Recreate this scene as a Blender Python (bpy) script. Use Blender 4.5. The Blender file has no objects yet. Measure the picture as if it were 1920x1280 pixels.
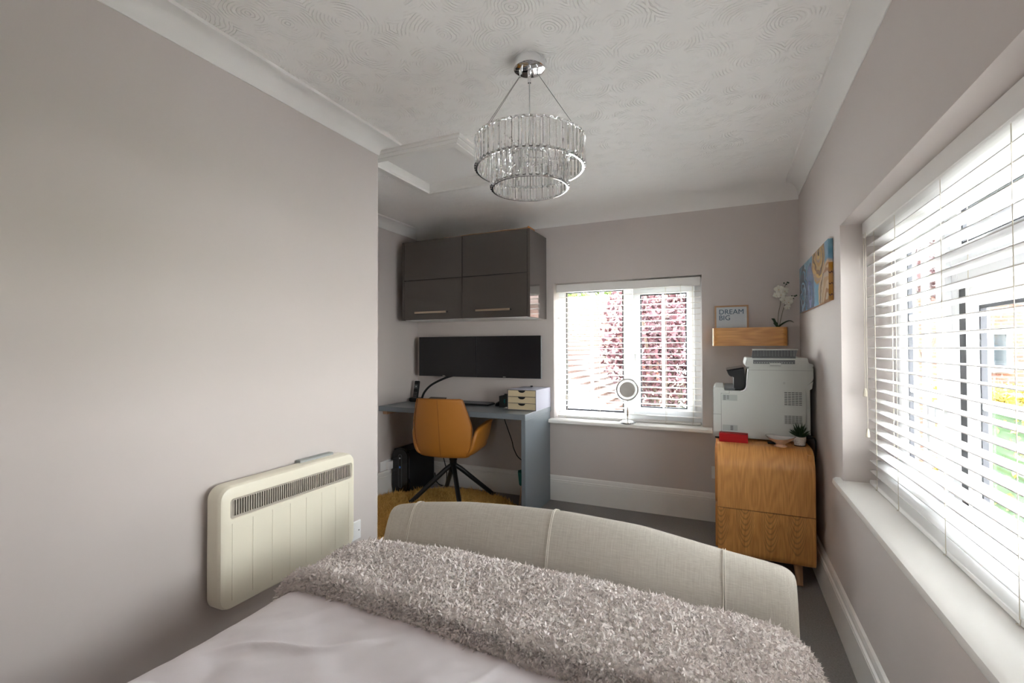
import bpy, bmesh, math, random
import numpy as np
from mathutils import Vector, Matrix
random.seed(7)
RNG = np.random.default_rng(7)
PI = math.pi
scene = bpy.context.scene
COL = scene.collection
# ------------------------------------------------------------------ camera
F_PX, YAW, PITCH, ROLL, CAM_H = 885.04, 0.4255, 0.01416, -0.00271, 1.22
f_ = Vector((-math.sin(YAW)*math.cos(PITCH), math.cos(YAW)*math.cos(PITCH), math.sin(PITCH)))
r_ = Vector((math.cos(YAW), math.sin(YAW), 0)); u_ = r_.cross(f_)
r2 = r_*math.cos(ROLL)+u_*math.sin(ROLL); u2 = -r_*math.sin(ROLL)+u_*math.cos(ROLL)
cd = bpy.data.cameras.new('camera'); cam = bpy.data.objects.new('camera', cd); COL.objects.link(cam)
cd.sensor_width = 36; cd.lens = F_PX/1920*36; cd.clip_start = 0.02; cd.clip_end = 400
m3 = Matrix((r2, u2, -f_)).transposed()
cam.matrix_world = Matrix.Translation((0, 0, CAM_H)) @ m3.to_4x4()
scene.camera = cam
# ------------------------------------------------------------------ world, sun, portals, exposure
SKY, SUN, EXPO = 7.0, 6.0, 2.31
world = bpy.data.worlds.new('sky'); scene.world = world; world.use_nodes = True
wn = world.node_tree.nodes; wl_ = world.node_tree.links
bg = wn['Background']; bg.inputs['Strength'].default_value = SKY
tc = wn.new('ShaderNodeTexCoord'); sp = wn.new('ShaderNodeSeparateXYZ'); cr = wn.new('ShaderNodeValToRGB')
wl_.new(tc.outputs['Generated'], sp.inputs[0]); wl_.new(sp.outputs['Z'], cr.inputs[0]); wl_.new(cr.outputs[0], bg.inputs['Color'])
cr.color_ramp.elements[0].color = (0.98, 0.97, 0.96, 1); cr.color_ramp.elements[1].color = (0.74, 0.84, 1.0, 1)
sd = bpy.data.lights.new('sun', 'SUN'); sd.energy = SUN; sd.angle = math.radians(3); sd.color = (1, 0.95, 0.88)
sun = bpy.data.objects.new('sun', sd); COL.objects.link(sun)
sun.rotation_euler = Vector((0.70, 0.22, -0.65)).to_track_quat('-Z', 'Y').to_euler()
def portal(name, loc, sx, sy, direction):
    l = bpy.data.lights.new(name, 'AREA'); l.shape = 'RECTANGLE'; l.size = sx; l.size_y = sy
    l.cycles.is_portal = True
    o = bpy.data.objects.new(name, l); COL.objects.link(o); o.location = loc
    o.rotation_euler = Vector(direction).to_track_quat('-Z', 'Z').to_euler()
portal('sky_portal_side', (0.80, 1.665, 1.2), 1.5, 1.15, (-1, 0, 0))
portal('sky_portal_fill', (-0.475, -1.47, 1.26), 0.49, 0.48, (0, 1, 0))  # serves the added fill window behind the camera
portal('sky_portal_back', (-0.71, 3.96, 1.2), 1.15, 1.15, (0, -1, 0))
scene.view_settings.view_transform = 'Standard'; scene.view_settings.look = 'None'
scene.view_settings.gamma = 1.0; scene.view_settings.exposure = EXPO; scene.view_settings.use_curve_mapping = False
scene.cycles.use_denoising = True
scene.cycles.max_bounces = 14; scene.cycles.diffuse_bounces = 8; scene.cycles.transmission_bounces = 10
scene.cycles.transparent_max_bounces = 16; scene.cycles.sample_clamp_indirect = 6.0
scene.cycles.caustics_refractive = False; scene.cycles.caustics_reflective = False

# ------------------------------------------------------------------ materials
def mat(name, col, rough=0.5, metal=0.0, spec=0.5, bump=None, var=None, sheen=0.0, coat=0.0, emit=None):
    """bump=(scale, strength, distance)  var=(scale, amount)"""
    m = bpy.data.materials.new(name); m.use_nodes = True
    n = m.node_tree.nodes; l = m.node_tree.links; b = n['Principled BSDF']
    b.inputs['Base Color'].default_value = (*col, 1); b.inputs['Roughness'].default_value = rough
    b.inputs['Metallic'].default_value = metal; b.inputs['Specular IOR Level'].default_value = spec
    if sheen: b.inputs['Sheen Weight'].default_value = sheen
    if coat: b.inputs['Coat Weight'].default_value = coat; b.inputs['Coat Roughness'].default_value = 0.05
    if emit: b.inputs['Emission Color'].default_value = (*emit[0], 1); b.inputs['Emission Strength'].default_value = emit[1]
    t = n.new('ShaderNodeTexCoord')
    if bump:
        x = n.new('ShaderNodeTexNoise'); x.inputs['Scale'].default_value = bump[0]; x.inputs['Detail'].default_value = 3
        l.new(t.outputs['Object'], x.inputs['Vector'])
        bp = n.new('ShaderNodeBump'); bp.inputs['Strength'].default_value = bump[1]; bp.inputs['Distance'].default_value = bump[2]
        l.new(x.outputs['Fac'], bp.inputs['Height']); l.new(bp.outputs['Normal'], b.inputs['Normal'])
    if var:
        x = n.new('ShaderNodeTexNoise'); x.inputs['Scale'].default_value = var[0]; x.inputs['Detail'].default_value = 4
        l.new(t.outputs['Object'], x.inputs['Vector'])
        mx = n.new('ShaderNodeMix'); mx.data_type = 'RGBA'
        mx.inputs['A'].default_value = (*[c*(1-var[1]) for c in col], 1); mx.inputs['B'].default_value = (*[min(1, c*(1+var[1])) for c in col], 1)
        l.new(x.outputs['Fac'], mx.inputs['Factor']); l.new(mx.outputs['Result'], b.inputs['Base Color'])
    return m

M = {}
M['wall'] = mat('wall_paint', (0.60, 0.545, 0.522), 0.75, bump=(400, 0.06, 0.001))
M['white'] = mat('white_gloss_paint', (0.82, 0.80, 0.77), 0.35, bump=(60, 0.03, 0.001))
M['cove'] = mat('cove_paint', (0.82, 0.80, 0.78), 0.7)
M['upvc'] = mat('white_plastic_frame', (0.88, 0.89, 0.90), 0.3)
M['gasket'] = mat('black_gasket', (0.02, 0.02, 0.025), 0.6)
M['slat'] = mat('white_slat_paint', (0.84, 0.82, 0.80), 0.35, bump=(80, 0.02, 0.001))
M['cord'] = mat('cream_cord', (0.66, 0.60, 0.50), 0.8)
M['carpet'] = mat('grey_carpet', (0.27, 0.255, 0.25), 0.95, spec=0.1, bump=(300, 0.6, 0.004), var=(160, 0.35))
M['grey_desk'] = mat('blue_grey_laminate', (0.155, 0.18, 0.205), 0.32, bump=(300, 0.04, 0.0005))
M['cabinet'] = mat('dark_taupe_gloss', (0.075, 0.064, 0.058), 0.12, coat=0.4)
M['cab_dark'] = mat('dark_gap', (0.02, 0.018, 0.016), 0.6)
M['brass'] = mat('brushed_bronze', (0.50, 0.40, 0.30), 0.35, metal=0.9)
M['black'] = mat('black_plastic', (0.010, 0.010, 0.011), 0.45, spec=0.25)
M['black_gloss'] = mat('black_glossy', (0.008, 0.008, 0.009), 0.12)
M['screen'] = mat('black_screen', (0.006, 0.006, 0.008), 0.22)
M['black_metal'] = mat('black_metal', (0.012, 0.012, 0.012), 0.35, metal=0.2)
M['steel'] = mat('silver_edge', (0.6, 0.6, 0.6), 0.3, metal=0.8)
M['chrome'] = mat('chrome', (0.85, 0.85, 0.86), 0.06, metal=1.0)
M['mustard'] = mat('mustard_leather', (0.44, 0.170, 0.024), 0.42, bump=(350, 0.12, 0.0008), var=(5, 0.10))
M['mustard_dark'] = mat('mustard_piping', (0.30, 0.11, 0.02), 0.5)
M['shag'] = mat('mustard_shag', (0.80, 0.425, 0.13), 0.9, spec=0.1, var=(140, 0.55))
M['linen'] = mat('beige_linen', (0.57, 0.52, 0.46), 0.9, spec=0.15)
M['thread'] = mat('cream_thread', (0.72, 0.67, 0.59), 0.8)
M['duvet'] = mat('pale_mauve_cotton', (0.83, 0.775, 0.795), 0.85, spec=0.15, bump=(9, 0.12, 0.02), sheen=0.1)
M['mattress'] = mat('white_mattress_cloth', (0.7, 0.68, 0.66), 0.9)
M['fur'] = mat('taupe_fleece', (0.80, 0.735, 0.705), 0.9, spec=0.15, bump=(90, 0.6, 0.006), sheen=0.3)
M['cream'] = mat('cream_enamel', (0.85, 0.80, 0.66), 0.35, bump=(500, 0.05, 0.0005))
M['heat_grey'] = mat('beige_grille', (0.42, 0.38, 0.32), 0.5)
M['inner_grey'] = mat('grey_metal_inside', (0.20, 0.19, 0.17), 0.5)
M['switch'] = mat('white_switch_plastic', (0.86, 0.86, 0.86), 0.25)
M['printer'] = mat('printer_white_plastic', (0.50, 0.515, 0.49), 0.5, bump=(700, 0.1, 0.0005))
M['printer_grey'] = mat('printer_grey_label', (0.36, 0.38, 0.37), 0.5)
M['printer_dark'] = mat('printer_dark_grey', (0.10, 0.105, 0.11), 0.45)
M['printer_mid'] = mat('printer_mid_grey', (0.22, 0.23, 0.225), 0.5)
M['dark_gap'] = mat('panel_joint', (0.10, 0.10, 0.10), 0.7)
M['red'] = mat('red_card', (0.36, 0.004, 0.006), 0.55, spec=0.25)
M['ceramic_in'] = mat('bowl_grey_glaze', (0.55, 0.52, 0.50), 0.08, coat=1.0)
M['ceramic_out'] = mat('bowl_pink_clay', (0.62, 0.40, 0.27), 0.35, var=(60, 0.25))
M['leaf_dark'] = mat('dark_green_leaf', (0.018, 0.045, 0.016), 0.45)
M['petal'] = mat('white_petal', (0.78, 0.75, 0.66), 0.6)
M['petal_core'] = mat('petal_centre', (0.66, 0.48, 0.28), 0.6)
M['stem'] = mat('green_stem', (0.06, 0.07, 0.02), 0.5)
M['mirror'] = mat('mirror_glass', (0.95, 0.95, 0.95), 0.03, metal=1.0)
M['ring_white'] = mat('frosted_ring', (0.95, 0.95, 0.95), 0.6)
M['ring_white'].node_tree.nodes['Principled BSDF'].inputs['Transmission Weight'].default_value = 0.7
M['paper'] = mat('white_card', (0.62, 0.66, 0.69), 0.7)
M['text'] = mat('blue_grey_ink', (0.045, 0.10, 0.16), 0.8)
M['kraft'] = mat('kraft_drawer', (0.56, 0.46, 0.30), 0.7)
M['drawer_shell'] = mat('grey_box_board', (0.42, 0.42, 0.50), 0.7)
M['drawer_edge'] = mat('dark_board_edge', (0.10, 0.09, 0.09), 0.7)
M['teal'] = mat('teal_plastic', (0.0, 0.14, 0.13), 0.5)
M['dark_box'] = mat('dark_grey_box', (0.035, 0.038, 0.038), 0.6)
M['orange'] = mat('orange_paper', (0.62, 0.25, 0.06), 0.6, var=(20, 0.3))
M['card'] = mat('cardboard_sheet', (0.50, 0.30, 0.18), 0.8, var=(15, 0.3))
M['blue_led'] = mat('blue_button', (0.05, 0.15, 0.5), 0.4)
M['btn'] = mat('phone_key', (0.16, 0.16, 0.17), 0.5)
M['lcd'] = mat('phone_lcd', (0.10, 0.11, 0.12), 0.3)
M['bulb'] = mat('frosted_bulb', (0.85, 0.83, 0.78), 0.3)

def oak(name, cath=1.0, swap=False):
    m = bpy.data.materials.new(name); m.use_nodes = True
    n = m.node_tree.nodes; l = m.node_tree.links; b = n['Principled BSDF']; b.inputs['Roughness'].default_value = 0.38
    t = n.new('ShaderNodeTexCoord'); mp = n.new('ShaderNodeMapping')
    mp.inputs['Scale'].default_value = (0.35, 1, 1) if swap else (1.3, 0.22, 0.22)
    if swap: mp.inputs['Scale'].default_value = (0.16, 1, 1)
    l.new(t.outputs['Object'], mp.inputs['Vector'])
    w = n.new('ShaderNodeTexNoise'); w.inputs['Scale'].default_value = 9; w.inputs['Detail'].default_value = 1.0
    l.new(mp.outputs[0], w.inputs['Vector'])
    mu = n.new('ShaderNodeMath'); mu.operation = 'MULTIPLY'; mu.inputs[1].default_value = 22 * cath
    sn = n.new('ShaderNodeMath'); sn.operation = 'SINE'
    l.new(w.outputs['Fac'], mu.inputs[0])
    m2 = n.new('ShaderNodeMath'); m2.operation = 'MULTIPLY'; m2.inputs[1].default_value = 3.0
    l.new(mu.outputs[0], m2.inputs[0]); l.new(m2.outputs[0], sn.inputs[0])
    mp2 = n.new('ShaderNodeMapping'); mp2.inputs['Scale'].default_value = (2, 90, 90) if swap else (90, 2, 2)
    l.new(t.outputs['Object'], mp2.inputs['Vector'])
    fn = n.new('ShaderNodeTexNoise'); fn.inputs['Scale'].default_value = 4; fn.inputs['Detail'].default_value = 5
    l.new(mp2.outputs[0], fn.inputs['Vector'])
    ad = n.new('ShaderNodeMath'); ad.operation = 'MULTIPLY_ADD'; ad.inputs[1].default_value = 0.07
    l.new(sn.outputs[0], ad.inputs[0]); l.new(fn.outputs['Fac'], ad.inputs[2])
    cr = n.new('ShaderNodeValToRGB'); e = cr.color_ramp.elements
    e[0].position = 0.22; e[0].color = (0.50, 0.20, 0.045, 1); e[1].position = 0.72; e[1].color = (0.80, 0.40, 0.125, 1)
    l.new(ad.outputs[0], cr.inputs[0]); l.new(cr.outputs[0], b.inputs['Base Color'])
    return m
def cathedral():
    m = oak('oak_veneer_cathedral'); n = m.node_tree.nodes; l = m.node_tree.links; b = n['Principled BSDF']
    def mth(op, a, b_=None, c=None):
        q = n.new('ShaderNodeMath'); q.operation = op
        for i, v in enumerate((a, b_, c)):
            if v is None: continue
            if isinstance(v, (int, float)): q.inputs[i].default_value = v
            else: l.new(v, q.inputs[i])
        return q.outputs[0]
    t = n.new('ShaderNodeTexCoord'); sp = n.new('ShaderNodeSeparateXYZ'); l.new(t.outputs['Object'], sp.inputs[0])
    no = n.new('ShaderNodeTexNoise'); no.inputs['Scale'].default_value = 12; l.new(t.outputs['Object'], no.inputs['Vector'])
    x = mth('MULTIPLY_ADD', no.outputs['Fac'], 0.012, sp.outputs['X'])
    u = mth('SUBTRACT', mth('FRACT', mth('DIVIDE', mth('ADD', x, 2.035), 0.118)), 0.5)
    u2 = mth('MULTIPLY', u, u)
    f = mth('MULTIPLY_ADD', u2, -0.85, mth('MULTIPLY_ADD', no.outputs['Fac'], 0.03, sp.outputs['Z']))
    s_ = mth('SINE', mth('MULTIPLY', f, 210))
    mask = mth('MULTIPLY', mth('GREATER_THAN', f, -0.075), mth('LESS_THAN', mth('ABSOLUTE', u), 0.36))
    k = mth('MULTIPLY_ADD', mth('MULTIPLY', mth('MAXIMUM', s_, 0), mask), -0.30, 1.0)
    src = b.inputs['Base Color'].links[0].from_socket
    vm = n.new('ShaderNodeVectorMath'); vm.operation = 'SCALE'; l.new(src, vm.inputs[0]); l.new(k, vm.inputs['Scale']); l.new(vm.outputs[0], b.inputs['Base Color'])
    return m
M['oak_c'] = cathedral()
M['oak'] = oak('oak_veneer'); M['oak_h'] = oak('oak_veneer_horizontal', swap=True)
M['oak_frame'] = mat('pale_wood_frame', (0.50, 0.30, 0.17), 0.5, var=(30, 0.15))

def linen_weave():
    m = M['linen']; n = m.node_tree.nodes; l = m.node_tree.links; b = n['Principled BSDF']
    t = n.new('ShaderNodeTexCoord')
    outs = []
    for sc in ((18, 500, 500), (500, 18, 18)):
        mp = n.new('ShaderNodeMapping'); mp.inputs['Scale'].default_value = sc; l.new(t.outputs['Object'], mp.inputs['Vector'])
        x = n.new('ShaderNodeTexNoise'); x.inputs['Scale'].default_value = 1.2; x.inputs['Detail'].default_value = 2
        l.new(mp.outputs[0], x.inputs['Vector']); outs.append(x)
    ad = n.new('ShaderNodeMath'); ad.operation = 'ADD'; l.new(outs[0].outputs['Fac'], ad.inputs[0]); l.new(outs[1].outputs['Fac'], ad.inputs[1])
    cr = n.new('ShaderNodeValToRGB'); e = cr.color_ramp.elements
    e[0].position = 0.35; e[0].color = (0.47, 0.425, 0.37, 1); e[1].position = 0.75; e[1].color = (0.64, 0.60, 0.535, 1)
    h = n.new('ShaderNodeMath'); h.operation = 'MULTIPLY'; h.inputs[1].default_value = 0.5
    l.new(ad.outputs[0], h.inputs[0]); l.new(h.outputs[0], cr.inputs[0]); l.new(cr.outputs[0], b.inputs['Base Color'])
    bp = n.new('ShaderNodeBump'); bp.inputs['Strength'].default_value = 0.15; bp.inputs['Distance'].default_value = 0.001
    l.new(ad.outputs[0], bp.inputs['Height']); l.new(bp.outputs[0], b.inputs['Normal'])
linen_weave()

def artex():
    m = mat('swirled_plaster', (0.89, 0.87, 0.85), 0.75); n = m.node_tree.nodes; l = m.node_tree.links; b = n['Principled BSDF']
    t = n.new('ShaderNodeTexCoord')
    ds = n.new('ShaderNodeTexNoise'); ds.inputs['Scale'].default_value = 7; ds.inputs['Detail'].default_value = 2
    l.new(t.outputs['Object'], ds.inputs['Vector'])
    mxv = n.new('ShaderNodeMix'); mxv.data_type = 'VECTOR'; mxv.inputs['Factor'].default_value = 0.035
    l.new(t.outputs['Object'], mxv.inputs['A']); l.new(ds.outputs['Color'], mxv.inputs['B'])
    v = n.new('ShaderNodeTexVoronoi'); v.voronoi_dimensions = '2D'; v.inputs['Scale'].default_value = 5.2; v.inputs['Randomness'].default_value = 0.85
    l.new(mxv.outputs['Result'], v.inputs['Vector'])
    mu = n.new('ShaderNodeMath'); mu.operation = 'MULTIPLY'; mu.inputs[1].default_value = 105
    l.new(v.outputs['Distance'], mu.inputs[0])
    f3 = n.new('ShaderNodeTexNoise'); f3.inputs['Scale'].default_value = 30; l.new(t.outputs['Object'], f3.inputs['Vector'])
    m4 = n.new('ShaderNodeMath'); m4.operation = 'MULTIPLY_ADD'; m4.inputs[1].default_value = 7; l.new(f3.outputs['Fac'], m4.inputs[0]); l.new(mu.outputs[0], m4.inputs[2])
    s = n.new('ShaderNodeMath'); s.operation = 'SINE'; l.new(m4.outputs[0], s.inputs[0])
    pw = n.new('ShaderNodeMath'); pw.operation = 'MAXIMUM'; pw.inputs[1].default_value = 0.45; l.new(s.outputs[0], pw.inputs[0])
    mk = n.new('ShaderNodeTexNoise'); mk.inputs['Scale'].default_value = 14; mk.inputs['Detail'].default_value = 2
    l.new(t.outputs['Object'], mk.inputs['Vector'])
    rp = n.new('ShaderNodeMapRange'); rp.inputs['From Min'].default_value = 0.44; rp.inputs['From Max'].default_value = 0.66
    l.new(mk.outputs['Fac'], rp.inputs['Value'])
    # smoother towards the back of the room, as in the photograph
    sx = n.new('ShaderNodeSeparateXYZ'); l.new(t.outputs['Object'], sx.inputs[0])
    yr = n.new('ShaderNodeMapRange'); yr.inputs['From Min'].default_value = 0.9; yr.inputs['From Max'].default_value = 2.0
    yr.inputs['To Min'].default_value = 1.0; yr.inputs['To Max'].default_value = 0.15; l.new(sx.outputs['Y'], yr.inputs['Value'])
    ml = n.new('ShaderNodeMath'); ml.operation = 'MULTIPLY'; l.new(pw.outputs[0], ml.inputs[0]); l.new(rp.outputs[0], ml.inputs[1])
    ml2 = n.new('ShaderNodeMath'); ml2.operation = 'MULTIPLY'; l.new(ml.outputs[0], ml2.inputs[0]); l.new(yr.outputs[0], ml2.inputs[1])
    bp = n.new('ShaderNodeBump'); bp.inputs['Strength'].default_value = 0.9; bp.inputs['Distance'].default_value = 0.006
    l.new(ml2.outputs[0], bp.inputs['Height']); l.new(bp.outputs[0], b.inputs['Normal'])
    return m
M['artex'] = artex()

def glass_pane():
    m = bpy.data.materials.new('window_glass'); m.use_nodes = True; n = m.node_tree.nodes; l = m.node_tree.links
    n.remove(n['Principled BSDF']); o = n['Material Output']
    tr = n.new('ShaderNodeBsdfTransparent'); tr.inputs[0].default_value = (0.96, 0.98, 0.97, 1)
    gl = n.new('ShaderNodeBsdfGlossy'); gl.inputs['Roughness'].default_value = 0.02
    mx = n.new('ShaderNodeMixShader'); fr = n.new('ShaderNodeLayerWeight'); fr.inputs[0].default_value = 0.5
    pw = n.new('ShaderNodeMath'); pw.operation = 'POWER'; pw.inputs[1].default_value = 5
    ma = n.new('ShaderNodeMath'); ma.operation = 'MULTIPLY_ADD'; ma.inputs[1].default_value = 0.7; ma.inputs[2].default_value = 0.02
    l.new(fr.outputs['Facing'], pw.inputs[0]); l.new(pw.outputs[0], ma.inputs[0]); l.new(ma.outputs[0], mx.inputs[0]); l.new(tr.outputs[0], mx.inputs[1]); l.new(gl.outputs[0], mx.inputs[2]); l.new(mx.outputs[0], o.inputs[0])
    return m
M['glass'] = glass_pane()
def crystal_mat():
    m = bpy.data.materials.new('cut_crystal'); m.use_nodes = True; n = m.node_tree.nodes; l = m.node_tree.links
    b = n['Principled BSDF']; b.inputs['Roughness'].default_value = 0.02; b.inputs['IOR'].default_value = 1.5
    b.inputs['Transmission Weight'].default_value = 1.0; b.inputs['Base Color'].default_value = (0.98, 0.98, 0.98, 1)
    return m
M['crystal'] = crystal_mat()

def brick_mat():
    m = bpy.data.materials.new('red_brickwork'); m.use_nodes = True; n = m.node_tree.nodes; l = m.node_tree.links; b = n['Principled BSDF']
    b.inputs['Roughness'].default_value = 0.9
    t = n.new('ShaderNodeTexCoord'); mp = n.new('ShaderNodeMapping'); mp.inputs['Rotation'].default_value = (PI/2, 0, 0)
    l.new(t.outputs['Object'], mp.inputs['Vector'])
    k = n.new('ShaderNodeTexBrick'); k.inputs['Scale'].default_value = 1.0; k.inputs['Brick Width'].default_value = 0.225; k.inputs['Row Height'].default_value = 0.075
    k.inputs['Mortar Size'].default_value = 0.008; k.inputs['Color1'].default_value = (0.14, 0.045, 0.03, 1); k.inputs['Color2'].default_value = (0.20, 0.075, 0.045, 1)
    k.inputs['Mortar'].default_value = (0.26, 0.22, 0.20, 1); l.new(mp.outputs[0], k.inputs['Vector']); l.new(k.outputs['Color'], b.inputs['Base Color'])
    return m
M['brick'] = brick_mat()
M['tile'] = mat('brown_clay_tile', (0.085, 0.045, 0.032), 0.9, var=(3, 0.45))
M['render'] = mat('white_render', (0.85, 0.85, 0.83), 0.9)
M['dark_glass'] = mat('dark_house_window', (0.03, 0.035, 0.04), 0.1)
M['timber'] = mat('red_brown_timber', (0.16, 0.06, 0.045), 0.7, var=(4, 0.3))
M['bounce_paving'] = mat('pale_bounce_paving', (0.55, 0.52, 0.49), 0.9, var=(2, 0.1))  # pale ground added to bounce daylight up into the room
M['lawn'] = mat('lawn_grass', (0.13, 0.16, 0.07), 0.95, bump=(20, 0.5, 0.05), var=(8, 0.4))
M['leaf_red'] = mat('burgundy_leaf', (0.050, 0.012, 0.016), 0.6, var=(3, 0.5))
M['leaf_green'] = mat('hedge_leaf', (0.030, 0.060, 0.022), 0.7, var=(3, 0.4))
M['leaf_yellow'] = mat('yellow_leaf', (0.30, 0.22, 0.03), 0.7, var=(3, 0.4))
M['leaf_lime'] = mat('lime_leaf', (0.10, 0.14, 0.03), 0.7, var=(3, 0.4))
M['bark'] = mat('bark', (0.10, 0.07, 0.05), 0.9)

# ------------------------------------------------------------------ helpers
WL = {}
def tag(o, label=None, cat=None, group=None, kind=None):
    if label: o['label'] = label
    if cat: o['category'] = cat
    if group: o['group'] = group
    if kind: o['kind'] = kind
    return o
def thing(name, loc, label, cat, group=None, rz=0, kind=None):
    o = bpy.data.objects.new(name, None); o.empty_display_size = 0.05; COL.objects.link(o)
    o.location = loc; o.rotation_euler.z = rz; WL[o] = Vector(loc)
    return tag(o, label, cat, group, kind)
def link_mesh(name, me, m, parent, smooth, local):
    """vertices of me are in world space (or the parent's own space when local)"""
    n = len(me.vertices); co = np.empty(n*3); me.vertices.foreach_get('co', co); co = co.reshape(-1, 3)
    c = (co.min(0)+co.max(0))/2; me.vertices.foreach_set('co', (co-c).ravel()); me.update()
    if m is not None:
        for mm in (m if isinstance(m, (list, tuple)) else [m]): me.materials.append(mm)
    o = bpy.data.objects.new(name, me); COL.objects.link(o)
    c = Vector(c); WL[o] = c.copy()
    if parent is not None:
        o.parent = parent
        if local:
            o.location = c - (WL[parent] if parent.type != 'EMPTY' else Vector((0, 0, 0)))
        else: o.location = c - WL[parent]
    else: o.location = c
    if smooth:
        me.polygons.foreach_set('use_smooth', [True]*len(me.polygons))
    return o
def from_py(name, vs, fs, m, parent=None, smooth=False, local=False):
    me = bpy.data.meshes.new(name); me.from_pydata([tuple(v) for v in vs], [], [tuple(f) for f in fs]); me.update()
    return link_mesh(name, me, m, parent, smooth, local)
def from_bm(name, bm, m, parent=None, smooth=False, local=False):
    me = bpy.data.meshes.new(name); bm.normal_update(); bm.to_mesh(me); bm.free()
    return link_mesh(name, me, m, parent, smooth, local)
def smooth_angle(o, deg=35):
    me = o.data; me.polygons.foreach_set('use_smooth', [True]*len(me.polygons))
    bm = bmesh.new(); bm.from_mesh(me)
    for e in bm.edges:
        e.smooth = not (len(e.link_faces) == 2 and e.calc_face_angle(0) > math.radians(deg))
    bm.to_mesh(me); bm.free(); return o
def bm_box(bm, lo, hi, rot=None, pivot=None):
    x0, y0, z0 = lo; x1, y1, z1 = hi
    vs = [bm.verts.new(p) for p in ((x0, y0, z0), (x1, y0, z0), (x1, y1, z0), (x0, y1, z0), (x0, y0, z1), (x1, y0, z1), (x1, y1, z1), (x0, y1, z1))]
    for f in ((0, 3, 2, 1), (4, 5, 6, 7), (0, 1, 5, 4), (1, 2, 6, 5), (2, 3, 7, 6), (3, 0, 4, 7)): bm.faces.new([vs[i] for i in f])
    if rot is not None: bmesh.ops.rotate(bm, verts=vs, cent=pivot or Vector([(a+b)/2 for a, b in zip(lo, hi)]), matrix=rot)
    return vs
def box(name, lo, hi, m, parent=None, bev=0.0, seg=2, local=False, rot=None, pivot=None):
    bm = bmesh.new(); bm_box(bm, lo, hi, rot, pivot)
    if bev and bev < 0.0035: seg = 1
    if bev: bmesh.ops.bevel(bm, geom=list(bm.edges), offset=bev, segments=seg, affect='EDGES', profile=0.5)
    o = from_bm(name, bm, m, parent, False, local)
    if bev >= 0.0035 and seg > 1:
        smooth_angle(o, 50); w = o.modifiers.new('weighted', 'WEIGHTED_NORMAL'); w.keep_sharp = True
    return o
def boxes(name, lst, m, parent=None, local=False):
    bm = bmesh.new()
    for lo, hi in lst: bm_box(bm, lo, hi)
    return from_bm(name, bm, m, parent, False, local)
def catmull(pts, n=8):
    P = [Vector(p) for p in pts]; P = [2*P[0]-P[1]] + P + [2*P[-1]-P[-2]]; out = []
    for i in range(1, len(P)-2):
        for k in range(n):
            t = k/n; a, b, c, d = P[i-1:i+3]
            out.append(0.5*((2*b)+(c-a)*t+(2*a-5*b+4*c-d)*t*t+(3*b-a-3*c+d)*t**3))
    out.append(P[-2]); return out
def bm_tube(bm, pts, r, seg=8, caps=True):
    pts = [Vector(p) for p in pts]; rings = []; n = len(pts); nv = None
    for i, p in enumerate(pts):
        t = (pts[min(i+1, n-1)]-pts[max(i-1, 0)]).normalized()
        if nv is None: nv = t.orthogonal().normalized()
        nv = (nv - t*nv.dot(t)).normalized(); bv = t.cross(nv)
        rr = r[i] if isinstance(r, (list, tuple)) else r
        rings.append([bm.verts.new(p+rr*(math.cos(2*PI*k/seg)*nv+math.sin(2*PI*k/seg)*bv)) for k in range(seg)])
    for a, b in zip(rings, rings[1:]):
        for k in range(seg): bm.faces.new((a[k], a[(k+1) % seg], b[(k+1) % seg], b[k]))
    if caps: bm.faces.new(rings[0][::-1]); bm.faces.new(rings[-1])
def tube(name, pts, r, m, parent=None, seg=8, local=False, smooth=True, spline=0):
    bm = bmesh.new(); bm_tube(bm, catmull(pts, spline) if spline else pts, r, seg)
    o = from_bm(name, bm, m, parent, False, local); return smooth_angle(o, 60)
def bm_lathe(bm, prof, c, seg=32, axis='Z'):
    rings = []
    for r, h in prof:
        if r < 1e-6:
            p = (0, 0, h)
            rings.append([bm.verts.new(p)])
        else: rings.append([bm.verts.new((r*math.cos(2*PI*k/seg), r*math.sin(2*PI*k/seg), h)) for k in range(seg)])
    allv = [v for q in rings for v in q]
    for a, b in zip(rings, rings[1:]):
        if len(a) == 1 and len(b) == 1: continue
        for k in range(seg):
            k2 = (k+1) % seg
            if len(a) == 1: bm.faces.new((a[0], b[k2], b[k]))
            elif len(b) == 1: bm.faces.new((a[k], a[k2], b[0]))
            else: bm.faces.new((a[k], a[k2], b[k2], b[k]))
    mt = {'Z': Matrix.Identity(4), 'Y': Matrix.Rotation(-PI/2, 4, 'X'), 'X': Matrix.Rotation(PI/2, 4, 'Y')}[axis]
    bmesh.ops.transform(bm, matrix=Matrix.Translation(c) @ mt, verts=allv)
    return allv
def lathe(name, prof, c, m, parent=None, seg=32, axis='Z', local=False, deg=40):
    bm = bmesh.new(); bm_lathe(bm, prof, c, seg, axis); bmesh.ops.recalc_face_normals(bm, faces=bm.faces)
    return smooth_angle(from_bm(name, bm, m, parent, False, local), deg)
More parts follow.
